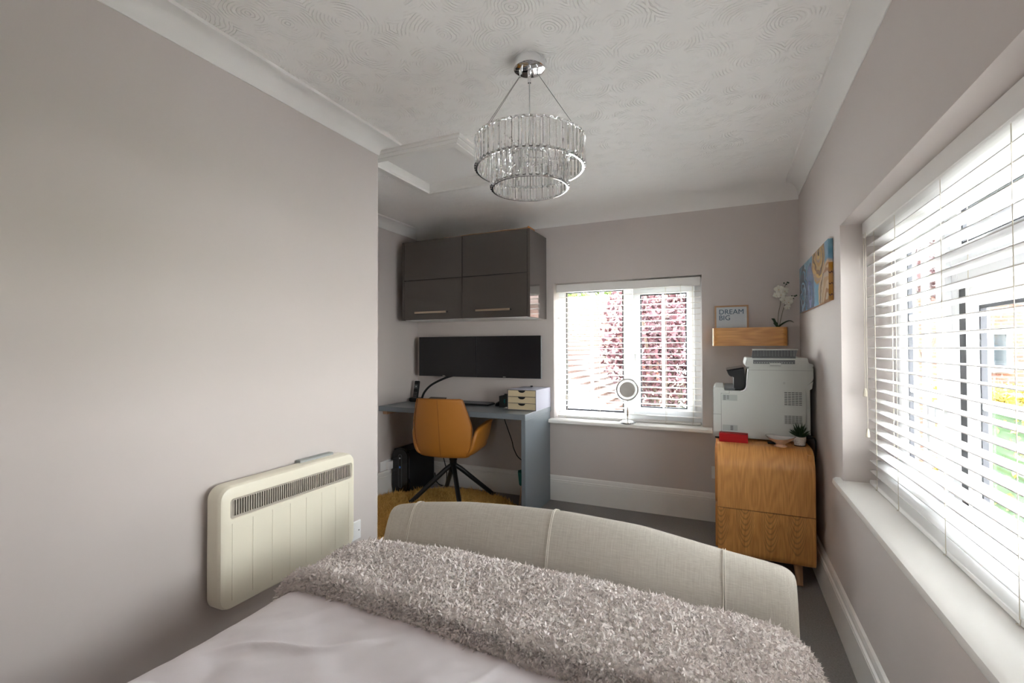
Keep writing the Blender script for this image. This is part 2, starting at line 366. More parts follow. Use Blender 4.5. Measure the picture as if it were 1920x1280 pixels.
def prism(name, poly, axis, a, b, m, parent=None, bev=0, local=False, deg=35, seg=2):
    """poly: 2D outline; axis X: (y,z) extruded in x; Y: (x,z) extruded in y; Z: (x,y) in z"""
    bm = bmesh.new()
    def P(p, t): return {'X': (t, p[0], p[1]), 'Y': (p[0], t, p[1]), 'Z': (p[0], p[1], t)}[axis]
    A = [bm.verts.new(P(p, a)) for p in poly]; B = [bm.verts.new(P(p, b)) for p in poly]; n = len(poly)
    bm.faces.new(A); bm.faces.new(B[::-1])
    for i in range(n): bm.faces.new((A[i], B[i], B[(i+1) % n], A[(i+1) % n]))
    bmesh.ops.recalc_face_normals(bm, faces=bm.faces)
    if bev:
        bmesh.ops.bevel(bm, geom=[e for e in bm.edges if e.calc_face_angle(0) > 0.6], offset=bev, segments=seg, affect='EDGES')
    o = smooth_angle(from_bm(name, bm, m, parent, False, local), deg)
    if bev: w = o.modifiers.new('weighted', 'WEIGHTED_NORMAL'); w.keep_sharp = True
    return o
def arc(cx, cy, r, a0, a1, n=8):
    return [(cx+r*math.cos(math.radians(a0+(a1-a0)*i/n)), cy+r*math.sin(math.radians(a0+(a1-a0)*i/n))) for i in range(n+1)]
def rrect(x0, y0, x1, y1, r, n=6):
    return arc(x1-r, y1-r, r, 0, 90, n)+arc(x0+r, y1-r, r, 90, 180, n)+arc(x0+r, y0+r, r, 180, 270, n)+arc(x1-r, y0+r, r, 270, 360, n)
def grid_mesh(name, P, m, parent=None, local=False, closed=None, smooth=True):
    """P: array (nu, nv, 3)"""
    nu, nv = P.shape[:2]; idx = np.arange(nu*nv).reshape(nu, nv)
    q = np.stack([idx[:-1, :-1], idx[1:, :-1], idx[1:, 1:], idx[:-1, 1:]], -1).reshape(-1, 4)
    return np_mesh(name, P.reshape(-1, 3), q, m, parent, local, smooth)
def np_mesh(name, V, Fc, m, parent=None, local=False, smooth=True):
    me = bpy.data.meshes.new(name); k = Fc.shape[1]
    me.vertices.add(len(V)); me.vertices.foreach_set('co', np.ascontiguousarray(V, dtype=np.float32).ravel())
    me.loops.add(Fc.size); me.loops.foreach_set('vertex_index', Fc.astype(np.int32).ravel())
    me.polygons.add(len(Fc)); me.polygons.foreach_set('loop_start', np.arange(0, Fc.size, k, dtype=np.int32))
    me.update(calc_edges=True); me.validate()
    return link_mesh(name, me, m, parent, smooth, local)
_T = RNG.random((64, 64))
def vnoise(x, y):
    xi = np.floor(x).astype(int); yi = np.floor(y).astype(int); fx = x-xi; fy = y-yi
    fx = fx*fx*(3-2*fx); fy = fy*fy*(3-2*fy)
    g = lambda a, b: _T[a % 64, b % 64]
    return (g(xi, yi)*(1-fx)+g(xi+1, yi)*fx)*(1-fy)+(g(xi, yi+1)*(1-fx)+g(xi+1, yi+1)*fx)*fy
def fbm(x, y, o=4):
    s = 0; a = 0.5
    for i in range(o): s = s+a*vnoise(x*2**i+17.3*i, y*2**i+5.1*i); a *= 0.5
    return s
def tufts(name, P, N, L, W, m, parent, lean=0.6, jitter=0.3, bend=0.6):
    """one small bent blade (4 verts) per point, as a single pile object"""
    n = len(P); d = N+RNG.normal(0, lean, (n, 3)); d /= np.linalg.norm(d, axis=1)[:, None]
    s = np.cross(d, RNG.normal(size=(n, 3))); s /= np.linalg.norm(s, axis=1)[:, None]
    Ls = L*(1+RNG.normal(0, jitter, n))[:, None]; b = RNG.normal(0, bend, (n, 3))*Ls*0.5
    a0 = P-s*W/2; a1 = P+s*W/2; mid = P+d*Ls*0.6+b*0.3
    m0 = mid-s*W*0.42; m1 = mid+s*W*0.42; tip = P+d*Ls+b
    V = np.stack([a0, a1, m1, m0, tip], 1).reshape(-1, 3); i = np.arange(n)[:, None]*5
    Fc = np.concatenate([i+np.array([0, 1, 2]), i+np.array([0, 2, 3]), i+np.array([3, 2, 4])], 0)
    o = np_mesh(name, V, Fc, m, parent, False, False); o['kind'] = 'stuff'; return o

# ================================================================== SETTING
XR, XL, XA = 0.446, -1.637, -2.605      # right wall, left wall, alcove wall
YB, YW, YF = 3.628, 1.933, -1.30        # back wall, end of left wall, wall behind the camera
ZC = 2.30
OW = 0.24                               # outer wall thickness
def struct(o): o['kind'] = 'structure'; return o
struct(box('floor', (XA-0.1, YF-0.1, -0.05), (XR+0.1, YB+0.1, 0), M['carpet']))
# ceiling with the curved run-down to the back wall
prof = [(YF-0.1, ZC), (3.44, ZC)] + [(3.44+0.20*math.sin(a), ZC-0.145*(1-math.cos(a))) for a in [PI/2*i/10 for i in range(1, 11)]]
prof += [(YB+0.35, 2.155), (YB+0.35, 2.5), (YF-0.1, 2.5)]
HO = (-1.825, -1.285, 2.110, 2.675)     # opening for the loft hatch
cbm = bmesh.new()
def ceil_piece(pf, a, b):
    A = [cbm.verts.new((a, y, z)) for y, z in pf]; B = [cbm.verts.new((b, y, z)) for y, z in pf]
    cbm.faces.new(A); cbm.faces.new(B[::-1])
    for i in range(len(pf)): cbm.faces.new((A[i], B[i], B[(i+1) % len(pf)], A[(i+1) % len(pf)]))
ceil_piece(prof, XA-0.1, HO[0]); ceil_piece(prof, HO[1], XR+OW)
ceil_piece([(YF-0.1, ZC), (HO[2], ZC), (HO[2], 2.5), (YF-0.1, 2.5)], HO[0], HO[1])
ceil_piece([(HO[3], ZC)]+prof[1:-1]+[(HO[3], 2.5)], HO[0], HO[1])
bmesh.ops.recalc_face_normals(cbm, faces=cbm.faces)
struct(smooth_angle(from_bm('ceiling', cbm, M['artex']), 50))
# walls, with openings left for the windows
SW = (0.93, 2.400, 0.655, 1.737)        # side window opening y0,y1,z0,z1
BW = (-1.272, -0.155, 0.650, 1.743)     # back window opening x0,x1,z0,z1
struct(boxes('wall_right', [((XR, YF-0.1, -0.05), (XR+OW, SW[0], 2.45)), ((XR, SW[1], -0.05), (XR+OW, YB+OW, 2.45)),
       ((XR, SW[0], -0.05), (XR+OW, SW[1], SW[2])), ((XR, SW[0], SW[3]), (XR+OW, SW[1], 2.45))], M['wall']))
struct(boxes('wall_back', [((XA-0.3, YB, -0.05), (BW[0], YB+OW, 2.45)), ((BW[1], YB, -0.05), (XR, YB+OW, 2.45)),
       ((BW[0], YB, -0.05), (BW[1], YB+OW, BW[2])), ((BW[0], YB, BW[3]), (BW[1], YB+OW, 2.45))], M['wall']))
struct(box('wall_left', (XA-0.3, YF-0.1, -0.05), (XL, YW, 2.40), M['wall']))
struct(box('wall_alcove', (XA-0.3, YW, -0.05), (XA, YB, 2.40), M['wall']))
FW = (-0.72, -0.23, 1.02, 1.50)         # opening for the added fill-light window behind the camera
struct(boxes('wall_front', [((XL, YF-0.15, -0.05), (FW[0], YF, 2.40)), ((FW[1], YF-0.15, -0.05), (XR, YF, 2.40)),
       ((FW[0], YF-0.15, -0.05), (FW[1], YF, FW[2])), ((FW[0], YF-0.15, FW[3]), (FW[1], YF, 2.40))], M['wall']))
# coving
def cove_pts(w, h):  # in (horizontal-out, z) from wall corner
    return [(0, ZC-h), (0.004, ZC-h), (0.006, ZC-h+0.006)] + [(w-(w-0.006)*math.cos(a), ZC-0.010-(h-0.016)*(1-math.sin(a))) for a in [PI/2*i/8 for i in range(9)]] + [(w+0.002, ZC-0.004), (w+0.004, ZC), (0, ZC)]
def cove_run(name, base, direction, m=None):
    """base: list of (x,y, outx,outy) stations along the run with mitre offsets"""
    bm = bmesh.new(); rings = []
    for x, y, ox, oy in base:
        rings.append([bm.verts.new((x+ox*w, y+oy*w, z)) for w, z in cove_pts(0.083, 0.078)])
    for a, b in zip(rings, rings[1:]):
        n = len(a)
        for k in range(n): bm.faces.new((a[k], a[(k+1) % n], b[(k+1) % n], b[k]))
    bm.faces.new(rings[0]); bm.faces.new(rings[-1][::-1]); bmesh.ops.recalc_face_normals(bm, faces=bm.faces)
    return struct(smooth_angle(from_bm(name, bm, M['cove']), 25))
cove_run('trim_1', [(XL, YF, 1, 0), (XL, YW, 1, 1), (XA, YW, 0, 1)], None)
cove_run('trim_2', [(XR, YF, -1, 0), (XR, YB, -1, 0)], None)
cove_run('trim_3', [(XA, YW+0.01, 1, 0), (XA, YB, 1, 0)], None)
# baseboards (tall moulded skirting)
def skirt(name, path, inner):
    """path: [(x,y)...]; inner: outward (into room) offset dirs per station"""
    pr = [(0.0, 0.0), (0.020, 0.0), (0.020, 0.150), (0.018, 0.154), (0.019, 0.162), (0.013, 0.168), (0.012, 0.180), (0.009, 0.192), (0.0, 0.198)]
    bm = bmesh.new(); rings = [[bm.verts.new((x+ox*w, y+oy*w, z)) for w, z in pr] for (x, y), (ox, oy) in zip(path, inner)]
    for a, b in zip(rings, rings[1:]):
        for k in range(len(a)): bm.faces.new((a[k], a[(k+1) % len(a)], b[(k+1) % len(a)], b[k]))
    bm.faces.new(rings[0]); bm.faces.new(rings[-1][::-1]); bmesh.ops.recalc_face_normals(bm, faces=bm.faces)
    return struct(from_bm(name, bm, M['white']))
skirt('baseboard_right', [(XR, YF), (XR, YB)], [(-1, 0), (-1, -1)])
skirt('baseboard_back', [(XA, YB), (XR, YB)], [(1, -1), (-1, -1)])
skirt('baseboard_alcove', [(XA, YW), (XA, YB)], [(1, 0), (1, -1)])
skirt('baseboard_left', [(XL, YF), (XL, YW), (XA, YW)], [(1, 0), (1, 1), (0, 1)])

# ---------------------------------------------------------------- windows
def profile_frame(name, ax, pl, a0, a1, z0, z1, w, d0, d1, m, parent, bev=0.004):
    """rectangular frame in plane ax ('X' const x or 'Y' const y) between depth d0..d1"""
    bm = bmesh.new()
    def B(p0, q0, p1, q1):
        if ax == 'X': bm_box(bm, (d0, p0, q0), (d1, p1, q1))
        else: bm_box(bm, (p0, d0, q0), (p1, d1, q1))
    B(a0, z0, a0+w, z1); B(a1-w, z0, a1, z1); B(a0+w, z0, a1-w, z0+w); B(a0+w, z1-w, a1-w, z1)
    return from_bm(name, bm, m, parent)
def pane_box(ax, a0, a1, z0, z1, d, parent, name='pane'):
    lo, hi = ((d, a0, z0), (d+0.004, a1, z1)) if ax == 'X' else ((a0, d, z0), (a1, d+0.004, z1))
    return box(name, lo, hi, M['glass'], parent)
def bar(ax, a0, a1, z0, z1, d0, d1, parent, name='glazing_bar', m=None):
    lo, hi = ((d0, a0, z0), (d1, a1, z1)) if ax == 'X' else ((a0, d0, z0), (a1, d1, z1))
    return box(name, lo, hi, m or M['upvc'], parent, bev=0.003, seg=1)
def sash(ax, a0, a1, z0, z1, d, parent, nv=1, nh=0, w=0.055):
    s = profile_frame('sash', ax, None, a0, a1, z0, z1, w, d-0.012, d+0.020, M['upvc'], parent)
    profile_frame('gasket', ax, None, a0+w-0.001, a1-w+0.001, z0+w-0.001, z1-w+0.001, 0.010, d-0.003, d+0.010, M['gasket'], s)
    pane_box(ax, a0+w, a1-w, z0+w, z1-w, d+0.004, s)
    for i in range(nv):
        c = a0+w+(a1-a0-2*w)*(i+1)/(nv+1); bar(ax, c-0.011, c+0.011, z0+w, z1-w, d-0.003, d+0.014, s)
    for i in range(nh):
        c = z0+w+(z1-z0-2*w)*(i+1)/(nh+1); bar(ax, a0+w, a1-w, c-0.011, c+0.011, d-0.002, d+0.013, s)
    return s
# side window
XG = 0.625
w1 = struct(thing('window_1', (XG, 1.665, SW[2]), 'white framed side window behind the large blind on the right wall', None))
y0, y1, z0, z1 = SW
profile_frame('window_frame', 'X', None, y0, y1, z0, z1, 0.065, XG, XG+0.045, M['upvc'], w1)
bar('X', 2.300, 2.335, z0+0.065, z1-0.065, XG-0.002, XG+0.04, w1, 'frame_jamb')
bar('X', 1.816, 1.859, z0+0.065, z1-0.065, XG, XG+0.04, w1, 'mullion')
bar('X', 0.995, 1.816, 1.395, 1.455, XG, XG+0.04, w1, 'transom')
sash('X', 1.860, 2.300, z0+0.068, z1-0.068, XG+0.0, w1, nv=1, nh=2, w=0.075)
box('gasket', (XG+0.004, 1.777, z0+0.07), (XG+0.03, 1.8155, 1.39), M['gasket'], w1)
sash('X', 1.000, 1.775, z0+0.068, 1.390, XG+0.016, w1, nv=1, nh=1)
fan = sash('X', 1.000, 1.812, 1.460, z1-0.068, XG-0.004, w1, nv=1, nh=0, w=0.05)
for yy, zz, par in ((1.895, 1.02, w1),):
    h = box('window_handle', (XG-0.032, yy-0.012, zz-0.035), (XG-0.010, yy+0.012, zz+0.035), M['upvc'], par, bev=0.006)
    box('handle_lever', (XG-0.050, yy-0.010, zz-0.13), (XG-0.032, yy+0.010, zz+0.02), M['upvc'], h, bev=0.006)
h = box('window_handle', (XG-0.036, 1.33, 1.470), (XG-0.014, 1.42, 1.498), M['upvc'], w1, bev=0.006)
box('handle_lever', (XG-0.055, 1.30, 1.474), (XG-0.037, 1.50, 1.494), M['upvc'], h, bev=0.006)
prism('window_sill', [(0.416, 0.634), (0.420, 0.626), (0.448, 0.622), (0.448, 0.640), (XG, 0.640), (XG, 0.657), (0.430, 0.657), (0.419, 0.650)], 'Y', y0-0.01, 2.455, M['white'], w1, deg=40)
# back window
YG = 3.765
w2 = struct(thing('window_2', (-0.71, YG, BW[2]), 'white framed back window between desk and printer', None))
x0, x1, z0, z1 = BW
profile_frame('window_frame', 'Y', None, x0, x1, z0, z1, 0.055, YG, YG+0.07, M['upvc'], w2)
bar('Y', -0.735, -0.665, z0+0.055, z1-0.055, YG, YG+0.07, w2, 'mullion')
pane_box('Y', x0+0.07, -0.735, z0+0.06, z1-0.06, YG+0.03, w2)
profile_frame('gasket', 'Y', None, x0+0.055, -0.735, z0+0.055, z1-0.055, 0.014, YG+0.012, YG+0.03, M['gasket'], w2)
bar('Y', -1.0-0.011, -1.0+0.011, z0+0.055, z1-0.055, YG+0.02, YG+0.045, w2)
sash('Y', -0.660, x1-0.055, z0+0.055, z1-0.055, YG-0.008, w2, nv=1, nh=0)
h = box('window_handle', (-0.648, YG-0.04, 1.15), (-0.622, YG-0.016, 1.22), M['upvc'], w2, bev=0.006)
box('handle_lever', (-0.646, YG-0.06, 1.08), (-0.624, YG-0.04, 1.2), M['upvc'], h, bev=0.006)
prism('window_sill', [(3.545, 0.632), (3.549, 0.626), (YB, 0.624), (YB, 0.64), (YG, 0.64), (YG, 0.655), (3.557, 0.655), (3.547, 0.648)], 'X', -1.292, -0.090, M['white'], w2, deg=40)

# unseen window added behind the camera to fill the room with light
w3 = struct(thing('fill_window', (-0.475, YF-0.12, FW[2]), 'unseen white framed window added behind the camera as fill light', None))
profile_frame('window_frame', 'Y', None, FW[0], FW[1], FW[2], FW[3], 0.06, YF-0.14, YF-0.08, M['upvc'], w3)
bar('Y', -0.505, -0.445, FW[2]+0.06, FW[3]-0.06, YF-0.14, YF-0.08, w3, 'mullion')
pane_box('Y', FW[0]+0.05, FW[1]-0.05, FW[2]+0.05, FW[3]-0.05, YF-0.112, w3)
# ---------------------------------------------------------------- blinds
def slat_mesh(ax, L):
    c = [(-0.025, 0), (-0.012, 0.0022), (0, 0.003), (0.012, 0.0022), (0.025, 0)]
    poly = c + [(p[0], p[1]-0.0028) for p in c[::-1]]
    bm = bmesh.new(); P = lambda p, t: (p[0], t, p[1]) if ax == 'X' else (t, p[0], p[1])
    A = [bm.verts.new(P(p, -L/2)) for p in poly]; B = [bm.verts.new(P(p, L/2)) for p in poly]; n = len(poly)
    bm.faces.new(A); bm.faces.new(B[::-1])
    for i in range(n): bm.faces.new((A[i], B[i], B[(i+1) % n], A[(i+1) % n]))
    bmesh.ops.recalc_face_normals(bm, faces=bm.faces)
    me = bpy.data.meshes.new('slat'); bm.to_mesh(me); bm.free(); me.materials.append(M['slat']); return me
def venetian(ax, d, a0, a1, ztop, zval, zbot, label, cords, tassels, tilt):
    L = a1-a0; c = (a0+a1)/2
    P = lambda a, dd, z: (dd, a, z) if ax == 'X' else (a, dd, z)
    t = thing('venetian_blind', P(c, d, zbot), label, 'blind')
    box('valance', P(a0+0.002, d-0.040, zval), P(a1-0.002, d-0.028, ztop), M['slat'], t, bev=0.003)
    box('headrail', P(a0+0.006, d-0.026, ztop-0.045), P(a1-0.006, d+0.028, ztop-0.004), M['slat'], t)
    box('bottom_rail', P(a0+0.006, d-0.027, zbot), P(a1-0.006, d+0.027, zbot+0.017), M['slat'], t, bev=0.004)
    me = slat_mesh(ax, L-0.012); z = zbot+0.017+0.036; n = 0
    while z < ztop-0.055:
        o = bpy.data.objects.new('slat', me); COL.objects.link(o); o.parent = t
        o.location = Vector(P(c, d, z))-WL[t]
        if ax == 'X': o.rotation_euler.y = tilt
        else: o.rotation_euler.x = -tilt
        z += 0.0420; n += 1
    for cpos in cords:
        bm = bmesh.new()
        for dd in (-0.0275, 0.0275): bm_tube(bm, [P(cpos, d+dd, zbot+0.012), P(cpos, d+dd, ztop-0.04)], 0.0010, 5)
        from_bm('ladder_cord', bm, M['cord'], t)
        tube('cord_loop', [P(cpos-0.004, d-0.0275, zbot+0.015), P(cpos-0.006, d-0.030, zbot+0.004), P(cpos+0.010, d-0.029, zbot-0.0005), P(cpos+0.012, d-0.012, zbot-0.001)], 0.0010, M['cord'], t, 5, spline=4)
    for tp, tz in tassels:
        k = tube('pull_cord', [P(tp, d-0.045, tz), P(tp, d-0.045, zval+0.01)], 0.0011, M['cord'], t, 5)
        lathe('tassel', [(0, 0.034), (0.004, 0.032), (0.0075, 0.006), (0.007, 0.0), (0, -0.001)], P(tp, d-0.045, tz-0.03), M['cord'], k, 12)
    return t
venetian('X', 0.560, 0.945, 2.388, 1.737, 1.672, 0.660, 'large white slatted blind covering the side window on the right wall', (1.05, 1.29, 1.64, 2.02, 2.27), ((2.345, 1.05), (2.315, 0.89)), 0.05)
venetian('Y', 3.700, -1.262, -0.162, 1.735, 1.672, 0.658, 'small white slatted blind over the back window beside the desk', (-1.19, -0.92, -0.72, -0.41, -0.22), ((-1.175, 0.84), (-1.16, 0.96), (-0.30, 0.92)), -0.03)

# ================================================================== LOFT HATCH (set in the ceiling)
def frame_strip(x0, y0, x1, y1, w, prof, m, parent):
    """mitred square moulding; prof: [(t 0..w from outer edge, z)]"""
    cor = [(x0, y0, 1, 1), (x1, y0, -1, 1), (x1, y1, -1, -1), (x0, y1, 1, -1)]
    for i in range(4):
        bm = bmesh.new(); rings = []
        for (cx, cy, dx, dy) in (cor[i], cor[(i+1) % 4]): rings.append([bm.verts.new((cx+dx*t, cy+dy*t, z)) for t, z in prof])
        n = len(prof)
        for k in range(n): bm.faces.new((rings[0][k], rings[0][(k+1) % n], rings[1][(k+1) % n], rings[1][k]))
        bm.faces.new(rings[0]); bm.faces.new(rings[1][::-1]); bmesh.ops.recalc_face_normals(bm, faces=bm.faces)
        from_bm('architrave', bm, m, parent)
ht = thing('loft_hatch', (-1.55, 2.4, ZC), 'square white loft hatch with stepped moulding in the ceiling', 'hatch')
hp = [(0, ZC+0.002), (0, ZC-0.010), (0.012, ZC-0.014), (0.022, ZC-0.013), (0.026, ZC-0.018), (0.045, ZC-0.023), (0.052, ZC-0.023), (0.056, ZC-0.028), (0.092, ZC-0.030), (0.096, ZC-0.022), (0.100, ZC-0.018), (0.100, ZC+0.042), (0.095, ZC+0.042), (0.095, ZC+0.002)]
hp = [(t*0.85, z) for t, z in hp]
frame_strip(-1.905, 2.030, -1.205, 2.755, 0.1, hp, M['white'], ht)
box('hatch_panel', (-1.817, 2.119, ZC+0.032), (-1.293, 2.667, ZC+0.042), M['cove'], ht)

# ================================================================== CHANDELIER
CX, CY = -0.664, 1.63
ch = thing('chandelier', (CX, CY, ZC), 'round two-tier crystal chandelier hanging from a chrome ceiling rose', 'chandelier')
lathe('ceiling_rose', [(0, 2.262), (0.050, 2.262), (0.058, 2.266), (0.060, 2.272), (0.060, 2.299), (0, 2.299)], (CX, CY, 0), M['chrome'], ch, 48)
tube('central_cable', [(CX, CY, 2.262), (CX, CY, 1.93)], 0.0022, M['steel'], ch, 8)
lathe('cable_grip', [(0, 2.215), (0.006, 2.215), (0.007, 2.22), (0.007, 2.258), (0.004, 2.264), (0, 2.264)], (CX, CY, 0), M['chrome'], ch, 12)
for a in (205, 235, 350):
    a = math.radians(a); px, py = CX+0.035*math.cos(a), CY+0.035*math.sin(a)
    g = lathe('wire_gripper', [(0, 2.236), (0.0025, 2.236), (0.0025, 2.25), (0.0045, 2.251), (0.0045, 2.262), (0, 2.262)], (px, py, 0), M['chrome'], ch, 10)
    tube('suspension_wire', [(px, py, 2.24), (CX+0.195*math.cos(a), CY+0.195*math.sin(a), 1.99)], 0.0010, M['inner_grey'], ch, 5)
def ring(name, R, z, parent, hh=0.004, ww=0.003):
    lathe(name, [(R-ww, z-hh), (R+ww, z-hh), (R+ww, z+hh), (R-ww, z+hh), (R-ww, z-hh)], (CX, CY, 0), M['chrome'], parent, 64)
def crystal_mesh(h, w=0.0165, t=0.0075):
    bm = bmesh.new()
    sec = lambda s: [(-w/2*s, -t/6*s), (-w/4*s, -t/2*s), (w/4*s, -t/2*s), (w/2*s, -t/6*s), (w/2*s, t/6*s), (w/4*s, t/2*s), (-w/4*s, t/2*s), (-w/2*s, t/6*s)]
    rings = [[bm.verts.new((x, y, z)) for x, y in sec(s)] for s, z in ((0.7, -h/2), (1, -h/2+0.006), (1, h/2-0.006), (0.7, h/2))]
    for a, b in zip(rings, rings[1:]):
        for k in range(8): bm.faces.new((a[k], a[(k+1) % 8], b[(k+1) % 8], b[k]))
    bm.faces.new(rings[0][::-1]); bm.faces.new(rings[-1]); bmesh.ops.recalc_face_normals(bm, faces=bm.faces)
    me = bpy.data.meshes.new('crystal'); bm.to_mesh(me); bm.free(); me.materials.append(M['crystal']); return me
cm = crystal_mesh(0.104)
for R, zt, zb, n in ((0.205, 1.998, 1.888, 54), (0.146, 1.925, 1.815, 38)):
    ring('ring_frame', R-0.006, zt-0.003, ch); ring('ring_frame', R-0.006, zb+0.002, ch)
    for k in range(n):
        a = 2*PI*k/n; o = bpy.data.objects.new('crystal', cm); COL.objects.link(o); o.parent = ch
        o.location = Vector((CX+R*math.cos(a), CY+R*math.sin(a), (zt+zb)/2))-WL[ch]; o.rotation_euler.z = a+PI/2
ring('ring_frame', 0.075, 1.935, ch)
for k in range(3):
    a = math.radians(30+120*k); c_, s_ = math.cos(a), math.sin(a)
    tube('spoke', [(CX, CY, 1.935), (CX+0.199*c_, CY+0.199*s_, 1.935)], 0.0025, M['chrome'], ch, 6)
    tube('spoke', [(CX+0.12*c_, CY+0.12*s_, 1.935), (CX+0.14*c_, CY+0.14*s_, 1.90)], 0.002, M['chrome'], ch, 6)
    lathe('lamp_holder', [(0, 0), (0.010, 0), (0.010, 0.03), (0, 0.03)], (CX+0.075*c_, CY+0.075*s_, 1.905), M['chrome'], ch, 16)
    lathe('bulb', [(0, 0), (0.006, 0.002), (0.008, 0.01), (0.008, 0.035), (0, 0.036)], (CX+0.075*c_, CY+0.075*s_, 1.868), M['bulb'], ch, 14)

# ================================================================== WALL CABINETS
def cabinet_unit(x0, x1, label, endl, endr):
    t = thing('wall_cabinet', ((x0+x1)/2, 3.45, 1.456), label, 'cabinet', 'wall cabinets above the desk')
    yf, yb, z0, z1 = 3.270, 3.626, 1.456, 2.120
    e = 0.022
    a0 = x0+(e if endl else 0); a1 = x1-(e if endr else 0)
    box('carcass', (a0, yf+0.02, z0+0.004), (a1, yb, z1-0.002), M['cab_dark'], t)
    box('base_panel', (a0, yf+0.02, z0), (a1, yb, z0+0.004), M['white'], t)
    if endl: box('end_panel', (x0, yf, z0), (x0+e, yb, z1), M['cabinet'], t, bev=0.001)
    if endr: box('end_panel', (x1-e, yf, z0), (x1, yb, z1), M['cabinet'], t, bev=0.001)
    zm = (z0+z1)/2+0.002
    for k, (za, zb) in enumerate(((zm+0.0022, z1), (z0+0.002, zm-0.0022))):
        d = box('door', (a0+0.002, yf-0.001, za), (a1-0.002, yf+0.018, zb), M['cabinet'], t, bev=0.0012, seg=2)
        if k:
            c = (a0+a1)/2
            hb = (c-0.145, c+0.150) if endr else (c-0.155, c+0.150)
            h = box('handle', (hb[0], yf-0.034, 1.508), (hb[1], yf-0.026, 1.524), M['brass'], d, bev=0.001)
            for q in (hb[0]+0.006, hb[1]-0.006): box('handle_post', (q-0.005, yf-0.026, 1.510), (q+0.005, yf, 1.522), M['black'], d)
cabinet_unit(-2.508, -1.919, 'glossy dark taupe wall cabinet nearest the alcove wall', True, False)
cabinet_unit(-1.919, -1.333, 'glossy dark taupe wall cabinet nearest the back window', False, True)
# paper and card lying on the cabinets
t = thing('cardboard_sheet', (-1.72, 3.45, 2.122), 'brown cardboard sheet lying flat on top of the wall cabinets', 'cardboard')
xs = np.linspace(-2.10, -1.36, 30); P = np.zeros((30, 6, 3))
for j, yy in enumerate(np.linspace(3.282, 3.42, 6)): P[:, j] = np.stack([xs, np.full(30, yy), 2.126+0.002*np.sin(xs*23)+0.008*(xs+2.1)/0.74], 1)
o = grid_mesh('sheet', P, M['card'], t); sm = o.modifiers.new('thick', 'SOLIDIFY'); sm.thickness = 0.004
t = thing('orange_folder', (-1.36, 3.4, 2.122), 'bright orange curled folder edge on the right cabinet top', 'folder')
bm = bmesh.new(); pts = catmull([(-1.50, 3.31, 2.126), (-1.42, 3.31, 2.136), (-1.372, 3.31, 2.142), (-1.362, 3.31, 2.150), (-1.358, 3.31, 2.126)], 5)
A = [bm.verts.new(p) for p in pts]; B = [bm.verts.new(p+Vector((0, 0.13, 0))) for p in pts]
for i in range(len(pts)-1): bm.faces.new((A[i], A[i+1], B[i+1], B[i]))
o = from_bm('folded_sheet', bm, M['orange'], t, True); sm = o.modifiers.new('thick', 'SOLIDIFY'); sm.thickness = 0.002

# ================================================================== MONITORS
def monitor(x0, x1, label):
    t = thing('monitor', ((x0+x1)/2, 3.58, 0.975), label, 'monitor', 'monitors side by side above the desk')
    box('housing', (x0, 3.522, 0.975), (x1, 3.546, 1.321), M['printer_dark'], t, bev=0.002)
    box('rear_shell', (x0+0.05, 3.546, 1.02), (x1-0.05, 3.585, 1.28), M['black'], t, bev=0.008)
    s = box('screen', (x0+0.001, 3.5195, 0.976), (x1-0.001, 3.5225, 1.320), M['screen'], t)
    cx = (x0+x1)/2-0.03
    box('logo_badge', (cx-0.013, 3.519, 0.980), (cx+0.013, 3.5197, 0.985), M['heat_grey'], t)
    box('wall_mount', ((x0+x1)/2-0.05, 3.585, 1.10), ((x0+x1)/2+0.05, YB, 1.20), M['black'], t)
monitor(-2.512, -1.929, 'left black flat monitor of the pair on the wall, over the chair')
monitor(-1.927, -1.344, 'right black flat monitor of the pair on the wall, over the drawer box')

# ================================================================== DESK
DZ = 0.748
dk = thing('desk', (-1.95, 3.35, 0), 'wide blue-grey built-in desk under the wall cabinets', 'desk')
box('desktop', (XA+0.002, 3.085, DZ-0.040), (-1.298, YB-0.002, DZ), M['grey_desk'], dk, bev=0.0015)
box('side_panel', (-1.330, 3.090, 0.0), (-1.299, YB-0.022, DZ-0.0405), M['grey_desk'], dk, bev=0.001)
box('support_batten', (XA+0.002, 3.14, DZ-0.072), (XA+0.045, 3.60, DZ-0.0405), M['card'], dk)
# phone handset on its cradle
t = thing('cordless_phone', (-2.525, 3.47, DZ), 'black cordless phone standing in its cradle at the left of the desk', 'phone')
rotp = Matrix.Rotation(math.radians(-12), 3, 'X')
box('cradle', (-2.565, 3.44, DZ), (-2.475, 3.53, DZ+0.035), M['black'], t, bev=0.010, seg=3)
hb = box('handset', (-2.549, 3.468, DZ+0.02), (-2.501, 3.492, DZ+0.185), M['black'], t, bev=0.008, seg=3, rot=rotp, pivot=Vector((-2.525, 3.48, DZ+0.02)))
def ph(x0, x1, z0, z1, m, name):
    box(name, (x0, 3.4665, z0), (x1, 3.4685, z1), m, hb, rot=rotp, pivot=Vector((-2.525, 3.48, DZ+0.02)))
ph(-2.541, -2.509, DZ+0.115, DZ+0.150, M['lcd'], 'display')
ph(-2.530, -2.515, DZ+0.128, DZ+0.137, M['switch'], 'display_text')
for r in range(4):
    for c in range(3): ph(-2.5405+c*0.0125, -2.5335+c*0.0125, DZ+0.035+r*0.014, DZ+0.041+r*0.014, M['btn'], 'key')
tag(tube('cable_sleeve', [(-2.17, 3.56, 0.985), (-2.24, 3.52, 0.960), (-2.34, 3.47, 0.905), (-2.40, 3.45, 0.845), (-2.43, 3.45, 0.79), (-2.45, 3.47, DZ+0.008)], 0.0095, M['black'], None, 10, spline=6),
    'thick black cable sleeve curving from the left monitor to the desk', 'cable')
t = thing('tablet', (-2.36, 3.56, DZ), 'small black tablet on a low stand behind the chair', 'tablet')
